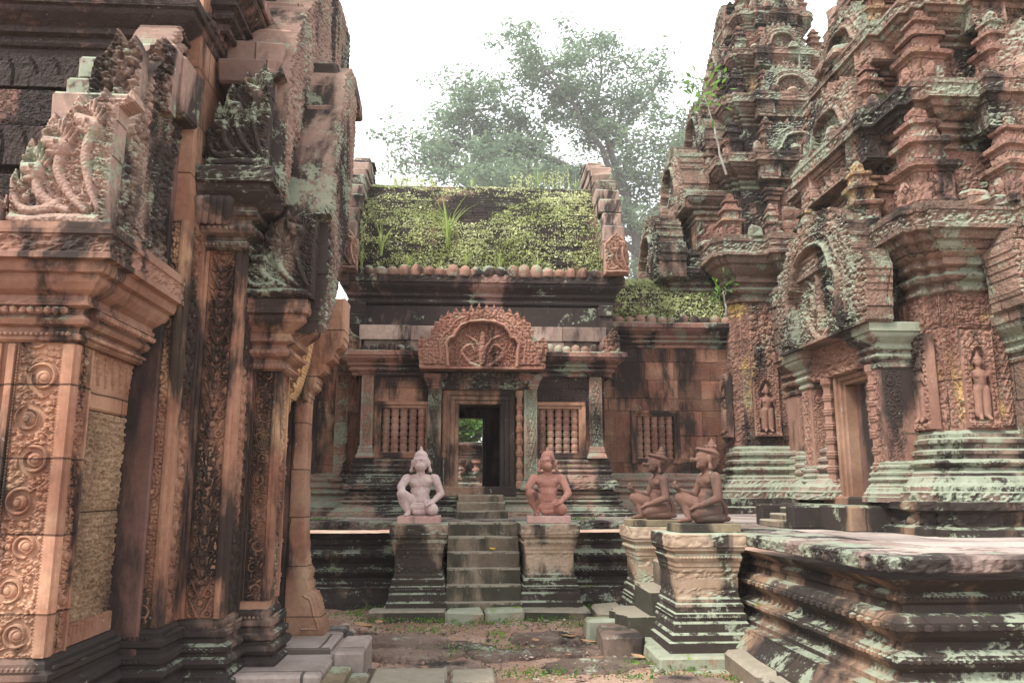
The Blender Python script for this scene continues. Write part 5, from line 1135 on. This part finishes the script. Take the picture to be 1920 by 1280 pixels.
guardian('monkey', 'reddish kneeling monkey statue with a broken off forearm, right of the central stairs', (1.02, 9.72, T), R(-4), M['redstat'], M['plinthpink'], (.255, -.27, .24, .085), 'stub', .95)
guardian('beak2', 'smaller brown beaked guardian in profile, on the farther pedestal by the side stairs', (2.12, 8.80, T), R(-90+6), M['brownstat'], M['plinthdark'], (.21, -.34, .24, .075), 'raise')
guardian('beak', 'nearest brown beaked guardian in profile with round hat and raised hand', (2.31, 7.60, T), R(-90+6), M['brownstat'], M['plinthdark'], (.22, -.36, .25, .085), 'raise')
# --------------------------------------------------------------- devata figures in niches
def devata_prims(h=.62):
    k = h/.62
    P = [('c', (0, 0, .33), (0, 0, .40), .050, .062), ('e', (0, -.0, .43), (.075, .04, .035)), ('c', (0, 0, .45), (0, 0, .49), .022, .02), ('e', (0, -.005, .525), (.034, .034, .042)), ('e', (-.034, -.03, .40), (.026, .026, .026)), ('e', (.034, -.03, .40), (.026, .026, .026)),
         ('c', (0, 0, .57), (0, 0, .62), .028, .012), ('e', (0, 0, .555), (.042, .036, .025)), ('e', (0, 0, .30), (.068, .045, .05)), ('c', (-.035, 0, .28), (-.04, 0, .06), .05, .042), ('c', (.035, 0, .28), (.04, 0, .06), .05, .042), ('c', (-.03, -.02, .05), (-.045, -.05, .015), .02, .016), ('c', (.03, -.02, .05), (.045, -.05, .015), .02, .016),
         ('c', (-.08, 0, .43), (-.10, -.005, .33), .022, .018), ('c', (-.10, -.005, .33), (-.095, -.01, .22), .018, .014), ('c', (.08, 0, .43), (.105, -.005, .34), .022, .018), ('c', (.105, -.005, .34), (.075, -.04, .42), .017, .014), ('e', (-.095, -.01, .20), (.014, .012, .024)), ('e', (.075, -.045, .435), (.014, .012, .022)),
         ('e', (-.05, 0, .525), (.012, .012, .026)), ('e', (.05, 0, .525), (.012, .012, .026))]
    out = []
    for p in P:
        if p[0] == 'c': out.append(('c', tuple(a*k for a in p[1]), tuple(a*k for a in p[2]), p[3]*k, p[4]*k))
        else: out.append(('e', tuple(a*k for a in p[1]), tuple(a*k for a in p[2])))
    return out
DEV = None
def devata(parent, x, y, z, rz, sc=1.0, mat='towersmooth', w_=.30):
    global DEV
    U = np.array([math.cos(rz), math.sin(rz), 0]); N = np.array([math.sin(rz), -math.cos(rz), 0]); H = .62*sc
    def hf(u, v, d):
        uu = np.abs(u-w_/2)/(w_/2); ar = (uu < .62*np.sqrt(np.clip(1-(np.clip(v-H*.75, 0, 9)/(H*.42))**2, 0, 1))) & (v > .06) & (v < H*1.2)
        fr = h_foliage(.04, .022, 4)(u, v, d)+.014
        return np.where(ar, -.045, fr)+np.where(v < .05, .02, 0)
    mb = MB(); carved(mb, np.array([x, y, z-.06])-U*w_/2, U, (0, 0, 1), N, rect(w_, H*1.42), .08, hf, .007, .5); n_ = mb.build('niche', M[mat], parent)
    if DEV is None: o = figure('devata_figure', devata_prims(), M['towersmooth'], n_, .006, 2); DEV = o.data
    else: o = link('devata_figure', DEV, None, n_)
    o.matrix_parent_inverse = wmat(n_).inverted()
    o.location = (x-N[0]*.008, y-N[1]*.008, z); o.rotation_euler = (0, 0, rz); o.scale = (sc, sc, sc)
devata(tw, 4.70, 6.975, 2.10, 0, 1.02); devata(tw, 4.325, 7.30, 2.10, R(-90), 1.02)
devata(tw2, 5.10, 13.16, 2.42, 0, 1.30, w_=.44); devata(tw2, 4.52, 13.62, 2.42, R(-90), 1.25, w_=.40)
for (x0, x1, s_) in ((4.535, 4.555+.0, 1),): pass
mb = MB(); vpanel(mb, 4.445, 7.075, 4.53, 7.075, 2.06, 3.28, h_rinceau(.085, .09, .02, 2), .0, .007, .03, .6); vpanel(mb, 4.86, 6.98, 5.00, 6.98, 2.06, 3.28, h_chalice(.14, .12, .022, 6), .0, .008, .03, .5); vpanel(mb, 4.55, 6.985, 4.86, 6.985, 2.96, 3.28, h_foliage(.06, .03, 6), .0, .008, .03, .5)
mb.build('carved_band', M['towerwall'], tw)
mb = MB(); xpanel(mb, 4.33, 7.48, 7.60, 2.06, 3.28, h_rinceau(.12, .12, .022, 3), 0, .008, .03); mb.build('carved_band', M['towerwall'], tw)
mb = MB()
for (a, b, s_) in ((4.72, 4.86, 3), (5.34, 5.46, 5)): vpanel(mb, a, 13.19, b, 13.19, 2.3, 4.6, h_rinceau(b-a, .16, .03, s_), 0, .012, .03, .55)
vpanel(mb, 4.87, 13.19, 5.33, 13.19, 3.35, 4.6, lambda u, v, d: h_foliage(.09, .04, 2)(u, v, d)+.03*(v < 1.1-np.abs(u-.23)*3.6), 0, .012, .03, .5)
mb.build('carved_band', M['towerwall'], tw2)
# far tower: left porch rising behind the gallery, front porch pier
def porchX(t, x0, x1, y0, y1, z0, z1, mat='towerwall'):
    mb = sweep([(x1, y1), (x0, y1), (x0, y0), (x1, y0)], [(0, z0), (0, z1)], False, .06, .05); mb.build('porch_wall', M[mat], t, rough=.014, orn=(14, .03, z0, z1))
    mb = sweep([(x1, y1), (x0, y1), (x0, y0), (x1, y0)], PR(CORN_N, z1-.02, z1+.5, .22), False, .05, .04); mb.box(x0+.05, y0+.05, z1, x1, y1-.05, z1+.42); mb.build('porch_cornice', M['towergreen'], t, rough=.016)
porchX(tw2, 3.75, 4.8, 13.85, 15.15, 1.2, 4.9); porchX(tw2, 4.2, 4.9, 13.7, 15.3, 5.4, 6.3, 'tower')
for (x, w_, z, h_, s_) in ((3.50, 1.75, 5.2, 1.2, 1), (3.98, 1.7, 6.5, 1.3, 2), (4.48, 1.3, 7.8, 1.0, 3)):
    mb = MB(); carved(mb, (x, 14.5-w_/2, z), (0, 1, 0), (0, 0, 1), (-1, 0, 0), arch(w_, h_, 8, .10), .45, h_pediment(w_, h_, .2, .08, s_), .02, .5); mb.build('pediment', M['towergreen'], tw2, rough=.012)
mb = MB(); mb.box(5.46, 12.75, 1.3, 5.70, 13.3, 3.05, .45, bev=.01); vpanel(mb, 5.48, 12.75, 5.68, 12.75, 2.0, 3.0, h_chalice(.2, .15, .02, 4), .002, .01, .02); mb.build('pier', M['towersmooth'], tw2)
capbox(tw2, 5.46, 12.75, 5.70, 13.3, 3.0, 3.75, .22, 'towerwall'); capbox(tw2, 5.46, 12.75, 5.70, 13.3, 1.34, 2.1, .16, 'towerbase', True)
mb = MB(); carved(mb, (5.30, 12.7, 3.75), (1, 0, 0), (0, 0, 1), (0, -1, 0), arch(1.6, 1.5, 8, .07), .4, h_pediment(1.6, 1.5, .2, .07, 7), .016, .5); mb.build('pediment', M['towergreen'], tw2, rough=.008)
# ================================================================ plants
def quads(mb, C, A, B_, tint):
    """leaf quads: centre, half axis A, half axis B (arrays)"""
    n = len(C); V = np.stack([C-A, C-B_*.9+A*.1, C+A, C+B_*.9+A*.1], 1).reshape(-1, 3); f = (np.arange(n)[:, None]*4+np.arange(4)[None]).tolist()
    s0 = mb.n; mb.add(V, f); mb.t[-1] = np.repeat(tint, 4)
def leafcloud(mb, rs, centers, rad, per, size, flat=.8, up=.3):
    C = np.repeat(centers, per, 0); n = len(C); d = rs.normal(size=(n, 3)); d /= np.linalg.norm(d, axis=1)[:, None]; d *= (rs.rand(n, 1)**.5)*rad*rs.uniform(.6, 1.25, (len(centers), 1)).repeat(per, 0); d[:, 2] *= flat
    C = C+d; a = rs.normal(size=(n, 3)); a[:, 2] *= .5; a /= np.linalg.norm(a, axis=1)[:, None]; nrm = rs.normal(size=(n, 3))*.7+np.array([0, 0, 1]); b = np.cross(a, nrm); b /= np.linalg.norm(b, axis=1)[:, None]
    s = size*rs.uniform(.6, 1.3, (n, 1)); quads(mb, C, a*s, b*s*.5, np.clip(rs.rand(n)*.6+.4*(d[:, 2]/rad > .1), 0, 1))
def limbtube(mb, pts, r0, r1, n=7):
    pts = [np.array(p, float) for p in pts]; k = len(pts); G = np.zeros((n, k, 3)); up = np.array([.3, .9, .1])
    for i, p in enumerate(pts):
        d = pts[min(i+1, k-1)]-pts[max(i-1, 0)]; d /= np.linalg.norm(d)+1e-9; u = np.cross(d, up); u /= np.linalg.norm(u)+1e-9; w_ = np.cross(d, u); r = r0+(r1-r0)*i/(k-1)
        for j in range(n): a = 2*math.pi*j/n; G[j, i] = p+(u*math.cos(a)+w_*math.sin(a))*r
    mb.grid(G, None, wrap=True)
def wiggle(pts, rs, amp, sub=4):
    out = []
    for a, b in zip(pts[:-1], pts[1:]):
        a, b = np.array(a, float), np.array(b, float)
        for i in range(sub): out.append(a+(b-a)*i/sub+(rs.normal(size=3)*amp if i else 0))
    return out+[np.array(pts[-1], float)]
def tree(label, limbs, seed, rad, per, size, tips_per, mat, r0=.45, group=None, name='tree', cat='tree'):
    rs = np.random.RandomState(seed); base = limbs[0][0]
    t = thing(name, label, cat, (base[0], base[1], 0), 0, group); mb = MB(); lm = MB(); tips = []
    for li, L in enumerate(limbs):
        W = wiggle(L, rs, .22); limbtube(mb, W, r0 if li == 0 else r0*.42, .05, 7)
        m = len(W)
        for j in range(int(m*.25 if li else m*.45), m):
            for q in range(tips_per):
                d = rs.normal(size=3); d[2] = d[2]*.5+.25; d /= np.linalg.norm(d); ln = rs.uniform(.8, 2.4)*(r0/.45); e = W[j]+d*ln
                mid = W[j]+d*ln*.5+rs.normal(size=3)*.15; limbtube(mb, [W[j], mid, e], .045*r0/.45, .012, 4); tips += [e, mid*.4+e*.6]
                for s_ in range(2):
                    e2 = e+rs.normal(size=3)*np.array([.8, .8, .4])*ln*.45; limbtube(mb, [mid, e2], .02*r0/.45, .008, 3); tips.append(e2)
    mb.build('trunk', M['bark'], t, smooth=True)
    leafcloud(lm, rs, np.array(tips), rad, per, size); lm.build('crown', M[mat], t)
    return t
Yt = 35
LIMBS = [[(8.3, Yt, 0), (8.2, Yt, 8.0), (7.9, Yt, 13.5), (7.2, Yt, 16.6), (6.1, Yt, 20.2), (6.5, Yt, 23.4)], [(7.5, Yt, 15.6), (5.6, Yt-1, 18.3), (4.0, Yt-1.5, 20.6), (3.3, Yt-1, 22.4)], [(7.8, Yt, 14.3), (4.9, Yt+1, 16.0), (2.1, Yt+1, 17.6), (.5, Yt+1, 19.8), (.1, Yt, 20.8)],
         [(7.9, Yt, 13.6), (3.4, Yt-1.5, 15.0), (.2, Yt-2, 15.9), (-2.0, Yt-2, 16.1)], [(7.9, Yt, 13.8), (9.4, Yt-1, 15.4), (10.3, Yt-1, 17.6), (10.5, Yt, 19.6)], [(8.0, Yt, 12.8), (9.6, Yt+1, 14.0), (11.0, Yt+1, 14.6)], [(6.7, Yt, 17.9), (8.2, Yt+1, 20.3), (9.5, Yt+1, 22.3)], [(5.8, Yt, 16.6), (3.4, Yt+1.5, 18.3), (1.0, Yt+1.5, 18.5), (-.7, Yt+1, 18.2)], [(8.1, Yt, 11), (9.1, Yt-1, 12), (9.6, Yt-1, 13.2)], [(8.1, Yt, 12.4), (5.5, Yt-2, 13.6), (2.5, Yt-3, 14.2), (-.5, Yt-3, 14.4)], [(8.1, Yt, 9), (10.4, Yt, 10.6), (12.6, Yt, 11.6)]]
LIMBS = [[((x*2.4), 84+(y-35)*2.4, 1.5+(z-1.5)*2.28 if z > 0 else 0) for x, y, z in L] for L in LIMBS]
tree('tall spreading tree with pale airy crown behind the gate roof', LIMBS, 11, 2.0, 40, .30, 3, 'leaf', .98)
tree('lower leafy tree in the gap between the gate roof gable and the far tower', [[(12.5, 41, 0), (12.5, 41, 6), (12.2, 41, 11), (12, 41, 14)], [(12.4, 41, 7), (10.8, 41, 9), (9.6, 41, 11)], [(12.4, 41, 6), (14.5, 41, 9), (15, 41, 12)]], 12, 1.2, 40, .16, 3, 'leaf')
for (x, y, lab, sd) in ((.6, 30, 'bright green tree glimpsed through the gate doorway', 21), (-9, 52, 'faint tree far off behind the gate roof on the left', 22)):
    h_ = 6 if y == 30 else 11
    tree(lab, [[(x, y, 0), (x-.2, y, h_*.4), (x-.5, y, h_*.7), (x-.3, y, h_)], [(x-.1, y, h_*.3), (x+1.6, y-.4, h_*.5), (x+2.4, y-.4, h_*.7)], [(x-.2, y, h_*.35), (x-1.5, y-.3, h_*.5), (x-2.2, y-.3, h_*.75)]], sd, .8, 45, .13, 3, 'leafb', .25)
# creepers on the gate roof: ground cover nobody could count
def roofpoint(pts, s):
    n = len(pts)-1; f = np.clip(s*n, 0, n-1e-6); i = f.astype(int); t_ = f-i; P = np.array(pts)
    return P[i]+(P[np.minimum(i+1, n)]-P[i])*t_[:, None]
def creeper(label, x0, x1, pts, n, seed, top, cover, big=1.0):
    rs = np.random.RandomState(seed); m = len(pts)-1; x = rs.uniform(x0, x1, n); s = (np.floor(rs.rand(n)*m)+np.clip(rs.normal(size=n)*.30+.1, -.4, 1.2))/m; s = np.clip(s, 0, 1); P2 = roofpoint(pts, s)
    nz = .8*vnoise(np.stack([x*1.3, s*5, s*0], 1), seed)+.7*vnoise(np.stack([x*4, s*30, s*0+3], 1), seed)+.5*vnoise(np.stack([x*14, s*60, s*0+3], 1), seed)
    dens = cover-s**1.4*top[0]-top[1]*np.exp(-((x-top[2])/.5)**2-((s-.5)/.16)**2)
    k = (nz+rs.normal(size=n)*.35) < dens*1.6-.75; x, P2 = x[k], P2[k]; n = len(x)
    C = np.stack([x, P2[:, 0]-rs.uniform(.0, .03, n), P2[:, 1]+rs.uniform(-.02, .02, n)], 1)
    a = rs.normal(size=(n, 3))*.6+np.array([0, -.6, .0]); a /= np.linalg.norm(a, axis=1)[:, None]; b = np.cross(a, rs.normal(size=(n, 3))*.6+np.array([-.5, -.7, 1.0])); b /= np.linalg.norm(b, axis=1)[:, None]
    sz = rs.uniform(.006, .020, (n, 1))*big*(1+(rs.rand(n, 1) < .05)*1.2); C[:, 2] += rs.rand(n)*.03*(big > 1)*3; mb = MB(); quads(mb, C, a*sz, b*sz*.65, np.clip(rs.rand(n)*.7+.5*(vnoise(C*2.5, 7)), 0, 1)); o = mb.build('roof_creeper', M['creeper']); tag(o, label, 'creeper', None, 'stuff')
creeper('light green creepers and moss covering the gate roof bricks', -1.70, 2.20, RV, 100000, 31, (.85, .85, .15), .78)
creeper('green creeper patch on the gallery wing roof', 2.35, 4.6, WV, 16000, 32, (.45, .7, .9), .98, 1.5)
def tuft(label, x, y, z, n, L, seed, name='grass_tuft', group='grass tufts sprouting on the gate roof', wdt=.008):
    rs = np.random.RandomState(seed); mb = MB()
    for i in range(n):
        a = rs.uniform(0, 2*math.pi); ln = L*rs.uniform(.45, 1); bend = rs.uniform(.15, .75)*ln; p = []
        for k in range(6):
            t_ = k/5; r_ = bend*t_**2; p.append((x+math.cos(a)*r_+rs.uniform(-.01, .01), y+math.sin(a)*r_*.6-.02, z+ln*(t_-.35*bend/ln*t_**3)))
        p = np.array(p); sd = np.array([-math.sin(a), math.cos(a), 0])+np.array([.5, 0, 0]); sd /= np.linalg.norm(sd); wv = (wdt*(1-np.linspace(0, 1, 6)**1.5)+.001)[:, None]
        mb.grid(np.stack([p-sd*wv, p+sd*wv]), rs.rand())
    o = mb.build(name, M['grass']); return tag(o, label, 'grass', group)
def rp(s): q = roofpoint(RV, np.array([s])); return q[0][0], q[0][1]
TU = [(-.28, .16, 26, 1.05, 'tallest grass tuft arching over the middle of the gate roof', .012), (-1.32, .10, 18, .75, 'tall pale grass tuft near the left end of the gate roof', .009), (-1.62, .02, 16, .55, 'drooping grass tuft at the lower left corner of the gate roof', .009), (1.28, .88, 16, .5, 'dry yellowish grass tuft on the ridge of the gate roof, right part', .006), (.55, .03, 16, .45, 'low grass tuft over the lotus finials in the middle of the eave', .007), (.02, .04, 18, .4, 'bushy low grass tuft under the tallest one at the eave', .007), (1.15, .04, 14, .38, 'low grass tuft over the eave in the right part of the gate roof', .006), (-.9, .03, 12, .35, 'short grass tuft at the eave between the two pale tufts on the left', .006), (1.95, .9, 12, .35, 'short grass tuft on the ridge beside the right gable', .006), (.1, .97, 10, .35, 'short grass tuft alone on the ridge, middle', .005)]
for i, (x, s_, n, L, lab, wd) in enumerate(TU):
    a, b = rp(s_); tuft(lab, x, a-.03, b, n, L, 50+i, wdt=wd)
def ridge_plant(lab, x, s_, seed, h=.3):
    rs = np.random.RandomState(seed); mb = MB(); a, b = rp(s_)
    for j in range(9):
        x0 = x+rs.uniform(-.22, .22); hh = h*rs.uniform(.5, 1); limbtube(mb, [(x0, a-.03, b-.02), (x0+rs.uniform(-.04, .04), a-.03, b+hh)], .004, .002, 3)
        C = np.array([(x0, a-.03, b+hh*k/9) for k in range(2, 10)]).repeat(2, 0)+rs.normal(size=(16, 3))*.018; A = rs.normal(size=(16, 3)); A /= np.linalg.norm(A, axis=1)[:, None]; Bq = np.cross(A, rs.normal(size=(16, 3))); Bq /= np.linalg.norm(Bq, axis=1)[:, None]
        quads(mb, C, A*.022, Bq*.014, rs.rand(16))
    tag(mb.build('ridge_weed', M['creeper']), lab, 'weed', 'weeds standing on the gate roof')
ridge_plant('cluster of upright leafy weeds on the ridge near the right gable', 1.62, .93, 71, .42); ridge_plant('small weeds on the ridge left of the middle', -.75, .95, 72, .24); ridge_plant('thin weeds on the ridge at the left end', -1.2, .93, 73, .25); ridge_plant('leafy weeds on the ridge right beside the dry grass', 1.02, .93, 74, .3)
# saplings
def sapling(lab, pts, seed, n, size, mat='leafb', spread=.3):
    rs = np.random.RandomState(seed); mb = MB(); t = thing('sapling', lab, 'sapling', pts[0]); W = wiggle(pts, rs, .015, 3); limbtube(mb, W, .022, .006, 5); mb.build('stem', plainbark, t); lm = MB(); e = np.array(W[-1])
    C = e+rs.normal(size=(n, 3))*spread*np.array([1, 1, .8]); A = (C-e)/np.linalg.norm(C-e, axis=1)[:, None]+rs.normal(size=(n, 3))*.4; A /= np.linalg.norm(A, axis=1)[:, None]; Bq = np.cross(A, rs.normal(size=(n, 3))*.4+np.array([0, -.5, 1])); Bq /= np.linalg.norm(Bq, axis=1)[:, None]
    quads(lm, C, A*size, Bq*size*.38, rs.uniform(.3, 1, n)); lm.build('leaves', M[mat], t)
plainbark = plain('pale_bark', (.35, .32, .28), .2, 8)
sapling('slender sapling with pale stem and bright leaves leaning out of the far tower tiers', [(4.55, 13.0, 6.9), (4.4, 12.9, 7.4), (4.25, 12.8, 7.9), (4.15, 12.8, 8.3)], 81, 80, .085, spread=.26)
sapling('small leafy sprig at the corner where the gallery roof meets the far tower', [(4.45, 13.1, 4.4), (4.4, 13.0, 4.7), (4.35, 12.95, 4.85)], 82, 40, .06, spread=.14)
# ================================================================ small things on the ground
def slabstone(label, x, y, rx, ry, seed, group='flat dark stones set in the courtyard dirt', mat='latpave', hgt=.03):
    rs = np.random.RandomState(seed); n = 60; a = np.linspace(0, 2*math.pi, n, endpoint=False); rr_ = 1+.12*np.sin(a*2+rs.rand()*6)+.10*np.sin(a*3+rs.rand()*6)+.07*np.sin(a*5+rs.rand()*6)+.04*rs.normal(size=n)
    z0 = float(ground_h(np.array([x]), np.array([y]))[0]); rings = []
    for f in [1.06, 1.0, .96]+list(np.linspace(.9, .02, 14)):
        q_ = np.stack([x+np.cos(a)*rx*rr_*f, y+np.sin(a)*ry*rr_*f, np.full(n, 0.)], 1); q_[:, 2] = z0+(-.05 if f > 1.01 else hgt*(.3 if f > .98 else .85 if f > .95 else 1.0))+(f < 1)*(.010*vnoise(q_*11, 3)-.014*sst(.5-worley(q_*28, 4), 0, .25)); rings.append(q_)
    mb = MB(); mb.grid(np.stack(rings, 1), rs.rand(), wrap=True); tag(mb.build('paving_stone', M[mat]), label, 'paving stone', group)
SL = [(-.62, 8.35, .42, .30, 'dark flat stone nearest the left step stones'), (-.05, 8.05, .36, .24, 'wide flat stone before the green block, left half'), (.85, 8.35, .38, .22, 'flat stone before the red monkey statue pedestal'), (-.45, 7.75, .40, .26, 'flat dark stone beside the slab with cut steps'), (.4, 7.72, .34, .2, 'flat stone in the middle of the courtyard path'), (1.1, 7.85, .36, .22, 'flat stone left of the rough laterite blocks'), (1.18, 7.2, .45, .3, 'large dark stone at the right near the mossy footing'), (-.1, 7.2, .3, .22, 'flat stone in the near middle of the dirt'), (-.75, 6.95, .3, .2, 'flat stone right of the cut steps'), (1.75, 6.3, .35, .22, 'brownish rounded stone at the bottom beside the footing')]
for i, (x, y, rx, ry, lab) in enumerate(SL): slabstone(lab, x, y, rx, ry, 100+i, hgt=.028 if i < 9 else .07)
mb = MB(); mb.box(-.70, 6.05, -.06, -.10, 6.95, .06, .4, bev=.02, jit=.01); tag(mb.build('stone_block', M['step'], rough=.004), 'long low grey block lying in the dirt right of the cut steps', 'stone block')
mb = MB(); mb.box(-.08, 6.45, -.06, .28, 6.98, .05, .5, bev=.02, jit=.01); tag(mb.build('stone_block', M['step'], rough=.004), 'short grey block at the right end of the long low one', 'stone block')
def leaf_on(label, x, y, z, s_, rz, mat, seed):
    rs = np.random.RandomState(seed); G = np.zeros((5, 7, 3))
    for i in range(5):
        for j in range(7):
            u, v = (i-2)/2, j/6; wd = math.sin(v*math.pi)**.8*.38; G[i, j] = (u*wd*s_, (v-.5)*s_, s_*(.10*abs(u)+.12*v*v+rs.uniform(0, .03))+.006)
    ca, sa = math.cos(rz), math.sin(rz); G2 = G.copy(); G2[..., 0] = G[..., 0]*ca-G[..., 1]*sa+x; G2[..., 1] = G[..., 0]*sa+G[..., 1]*ca+y; G2[..., 2] += z
    mb = MB(); mb.grid(G2); tag(mb.build('fallen_leaf', M[mat], smooth=True), label, 'leaf')
leaf_on('yellow fallen leaf lying on a tread of the central stairs', .36, 9.72, .785, .10, .7, 'yellow', 1)
for i, (x, y, s_, r_, lab) in enumerate(((-1.0, 8.6, .22, 1.2, 'large dry leaf left of the step stones, by the doorway pillar'), (-.85, 8.75, .12, .2, 'small dry leaf just behind the large one at the left'), (1.05, 8.2, .16, 1.8, 'dry reddish leaf lying before the red statue pedestal'), (1.22, 8.0, .15, 1.3, 'brown leaf leaning at the rough laterite block'), (.72, 8.1, .10, .4, 'small pale leaf in the middle right of the courtyard'), (.95, 7.45, .09, 2.4, 'tiny dry leaf on the near dirt right of centre'), (1.55, 7.3, .14, .9, 'dry leaf against the left corner of the mossy footing'), (-.3, 7.0, .09, 1.9, 'tiny dry leaf near the long low block'))):
    leaf_on(lab, x, y, float(ground_h(np.array([x]), np.array([y]))[0])+.035, s_, r_, 'dead', i+5)
rs = np.random.RandomState(55); mb = MB()
for i in range(3200):
    x, y = rs.uniform(-1.3, 2.3), rs.uniform(5.6, 9.3); r_ = rs.uniform(.004, .016)*(1+1.2*(rs.rand() < .06)); z = float(ground_h(np.array([x]), np.array([y]))[0])
    mb.ball((x, y, z+rs.uniform(0, .012)), (r_*rs.uniform(.7, 1.5), r_*rs.uniform(.7, 1.3), r_*.6), 5, rs.rand())
tag(mb.build('gravel', M['gravel']), 'loose gravel, chips and crumbs of stone scattered on the courtyard dirt', 'gravel', None, 'stuff')
mb = MB(); n = 420; C = np.stack([rs.uniform(-1.2, 2.2, n), rs.uniform(5.8, 9.3, n), np.zeros(n)], 1); C[:, 2] = ground_h(C[:, 0], C[:, 1])+rs.uniform(.012, .04, n); A = rs.normal(size=(n, 3))*np.array([1, 1, .25]); A /= np.linalg.norm(A, axis=1)[:, None]; Bq = np.cross(A, rs.normal(size=(n, 3))*.3+np.array([0, 0, 1])); Bq /= np.linalg.norm(Bq, axis=1)[:, None]
sz = rs.uniform(.008, .026, (n, 1)); quads(mb, C, A*sz, Bq*sz*.5, rs.rand(n)); tag(mb.build('leaf_litter', M['dead']), 'small brown leaf litter and twigs strewn over the dirt', 'leaf litter', None, 'stuff')
# weeds and moss along the foot of stairs and pedestals
rs = np.random.RandomState(77); mb = MB(); spots = [(-.9, 9.0, .3), (-.3, 8.95, .35), (.3, 8.86, .5), (.95, 9.0, .35), (1.45, 9.3, .3), (1.5, 8.0, .25), (1.55, 7.2, .3), (1.5, 6.7, .35), (2.0, 6.6, .35), (1.9, 7.0, .2), (2.5, 6.9, .1), (-.9, 9.9, .3), (.2, 7.9, .6), (-.4, 8.6, .4), (1.55, 9.8, .35), (.6, 6.9, .5), (-1.2, 9.4, .3), (1.2, 8.7, .3)]
C = []
for (x, y, r_) in spots:
    n = int(700*r_); C.append(np.stack([x+rs.normal(size=n)*r_*.55, y+rs.normal(size=n)*r_*.22, np.zeros(n)], 1))
C = np.vstack(C); C[:, 2] = ground_h(C[:, 0], C[:, 1])+rs.uniform(.0, .045, len(C)); n = len(C); A = rs.normal(size=(n, 3))*.6+np.array([0, 0, .7]); A /= np.linalg.norm(A, axis=1)[:, None]; Bq = np.cross(A, rs.normal(size=(n, 3))); Bq /= np.linalg.norm(Bq, axis=1)[:, None]
sz = rs.uniform(.006, .018, (n, 1)); quads(mb, C, A*sz, Bq*sz*.6, rs.rand(n)); tag(mb.build('ground_weeds', M['leafb']), 'tiny green weeds and moss along the pedestal feet and in the dirt', 'weeds', None, 'stuff')
# weeds on the lower terrace edge
mb = MB(); n = 900; x = np.where(rs.rand(n) < .55, rs.uniform(-2.6, -.85, n), rs.uniform(1.4, 2.6, n)); C = np.stack([x, 10.35+rs.uniform(0, .5, n), T+rs.uniform(0, .03, n)], 1); C = C[vnoise(C*3, 3) > .0]; n = len(C); A = rs.normal(size=(n, 3))*.6+np.array([0, 0, .7]); A /= np.linalg.norm(A, axis=1)[:, None]; Bq = np.cross(A, rs.normal(size=(n, 3))); Bq /= np.linalg.norm(Bq, axis=1)[:, None]
quads(mb, C, A*.014, Bq*.009, rs.rand(n)); tag(mb.build('terrace_weeds', M['leafb']), 'thin moss and weeds on the terrace edge before the gate', 'weeds', None, 'stuff')
# ================================================================ haze
if HAZE > 0:
    hm = bpy.data.materials.new('haze'); hm.use_nodes = True; t_ = hm.node_tree; t_.nodes.clear(); v = t_.nodes.new('ShaderNodeVolumePrincipled'); v.inputs['Density'].default_value = HAZE; v.inputs['Color'].default_value = (1, 1, 1, 1); v.inputs['Anisotropy'].default_value = .1
    o_ = t_.nodes.new('ShaderNodeOutputMaterial'); t_.links.new(v.outputs[0], o_.inputs['Volume'])
    mb = MB(); P = [(x, y, z) for x in (-82, 82) for y in (-42, 122) for z in (-1, 64)]; mb.add(P, [(0, 1, 3, 2), (4, 6, 7, 5), (0, 4, 5, 1), (2, 3, 7, 6), (0, 2, 6, 4), (1, 5, 7, 3)]); tag(mb.build('haze', hm), 'thin pale haze in the humid air over the whole courtyard', 'haze', None, 'stuff')
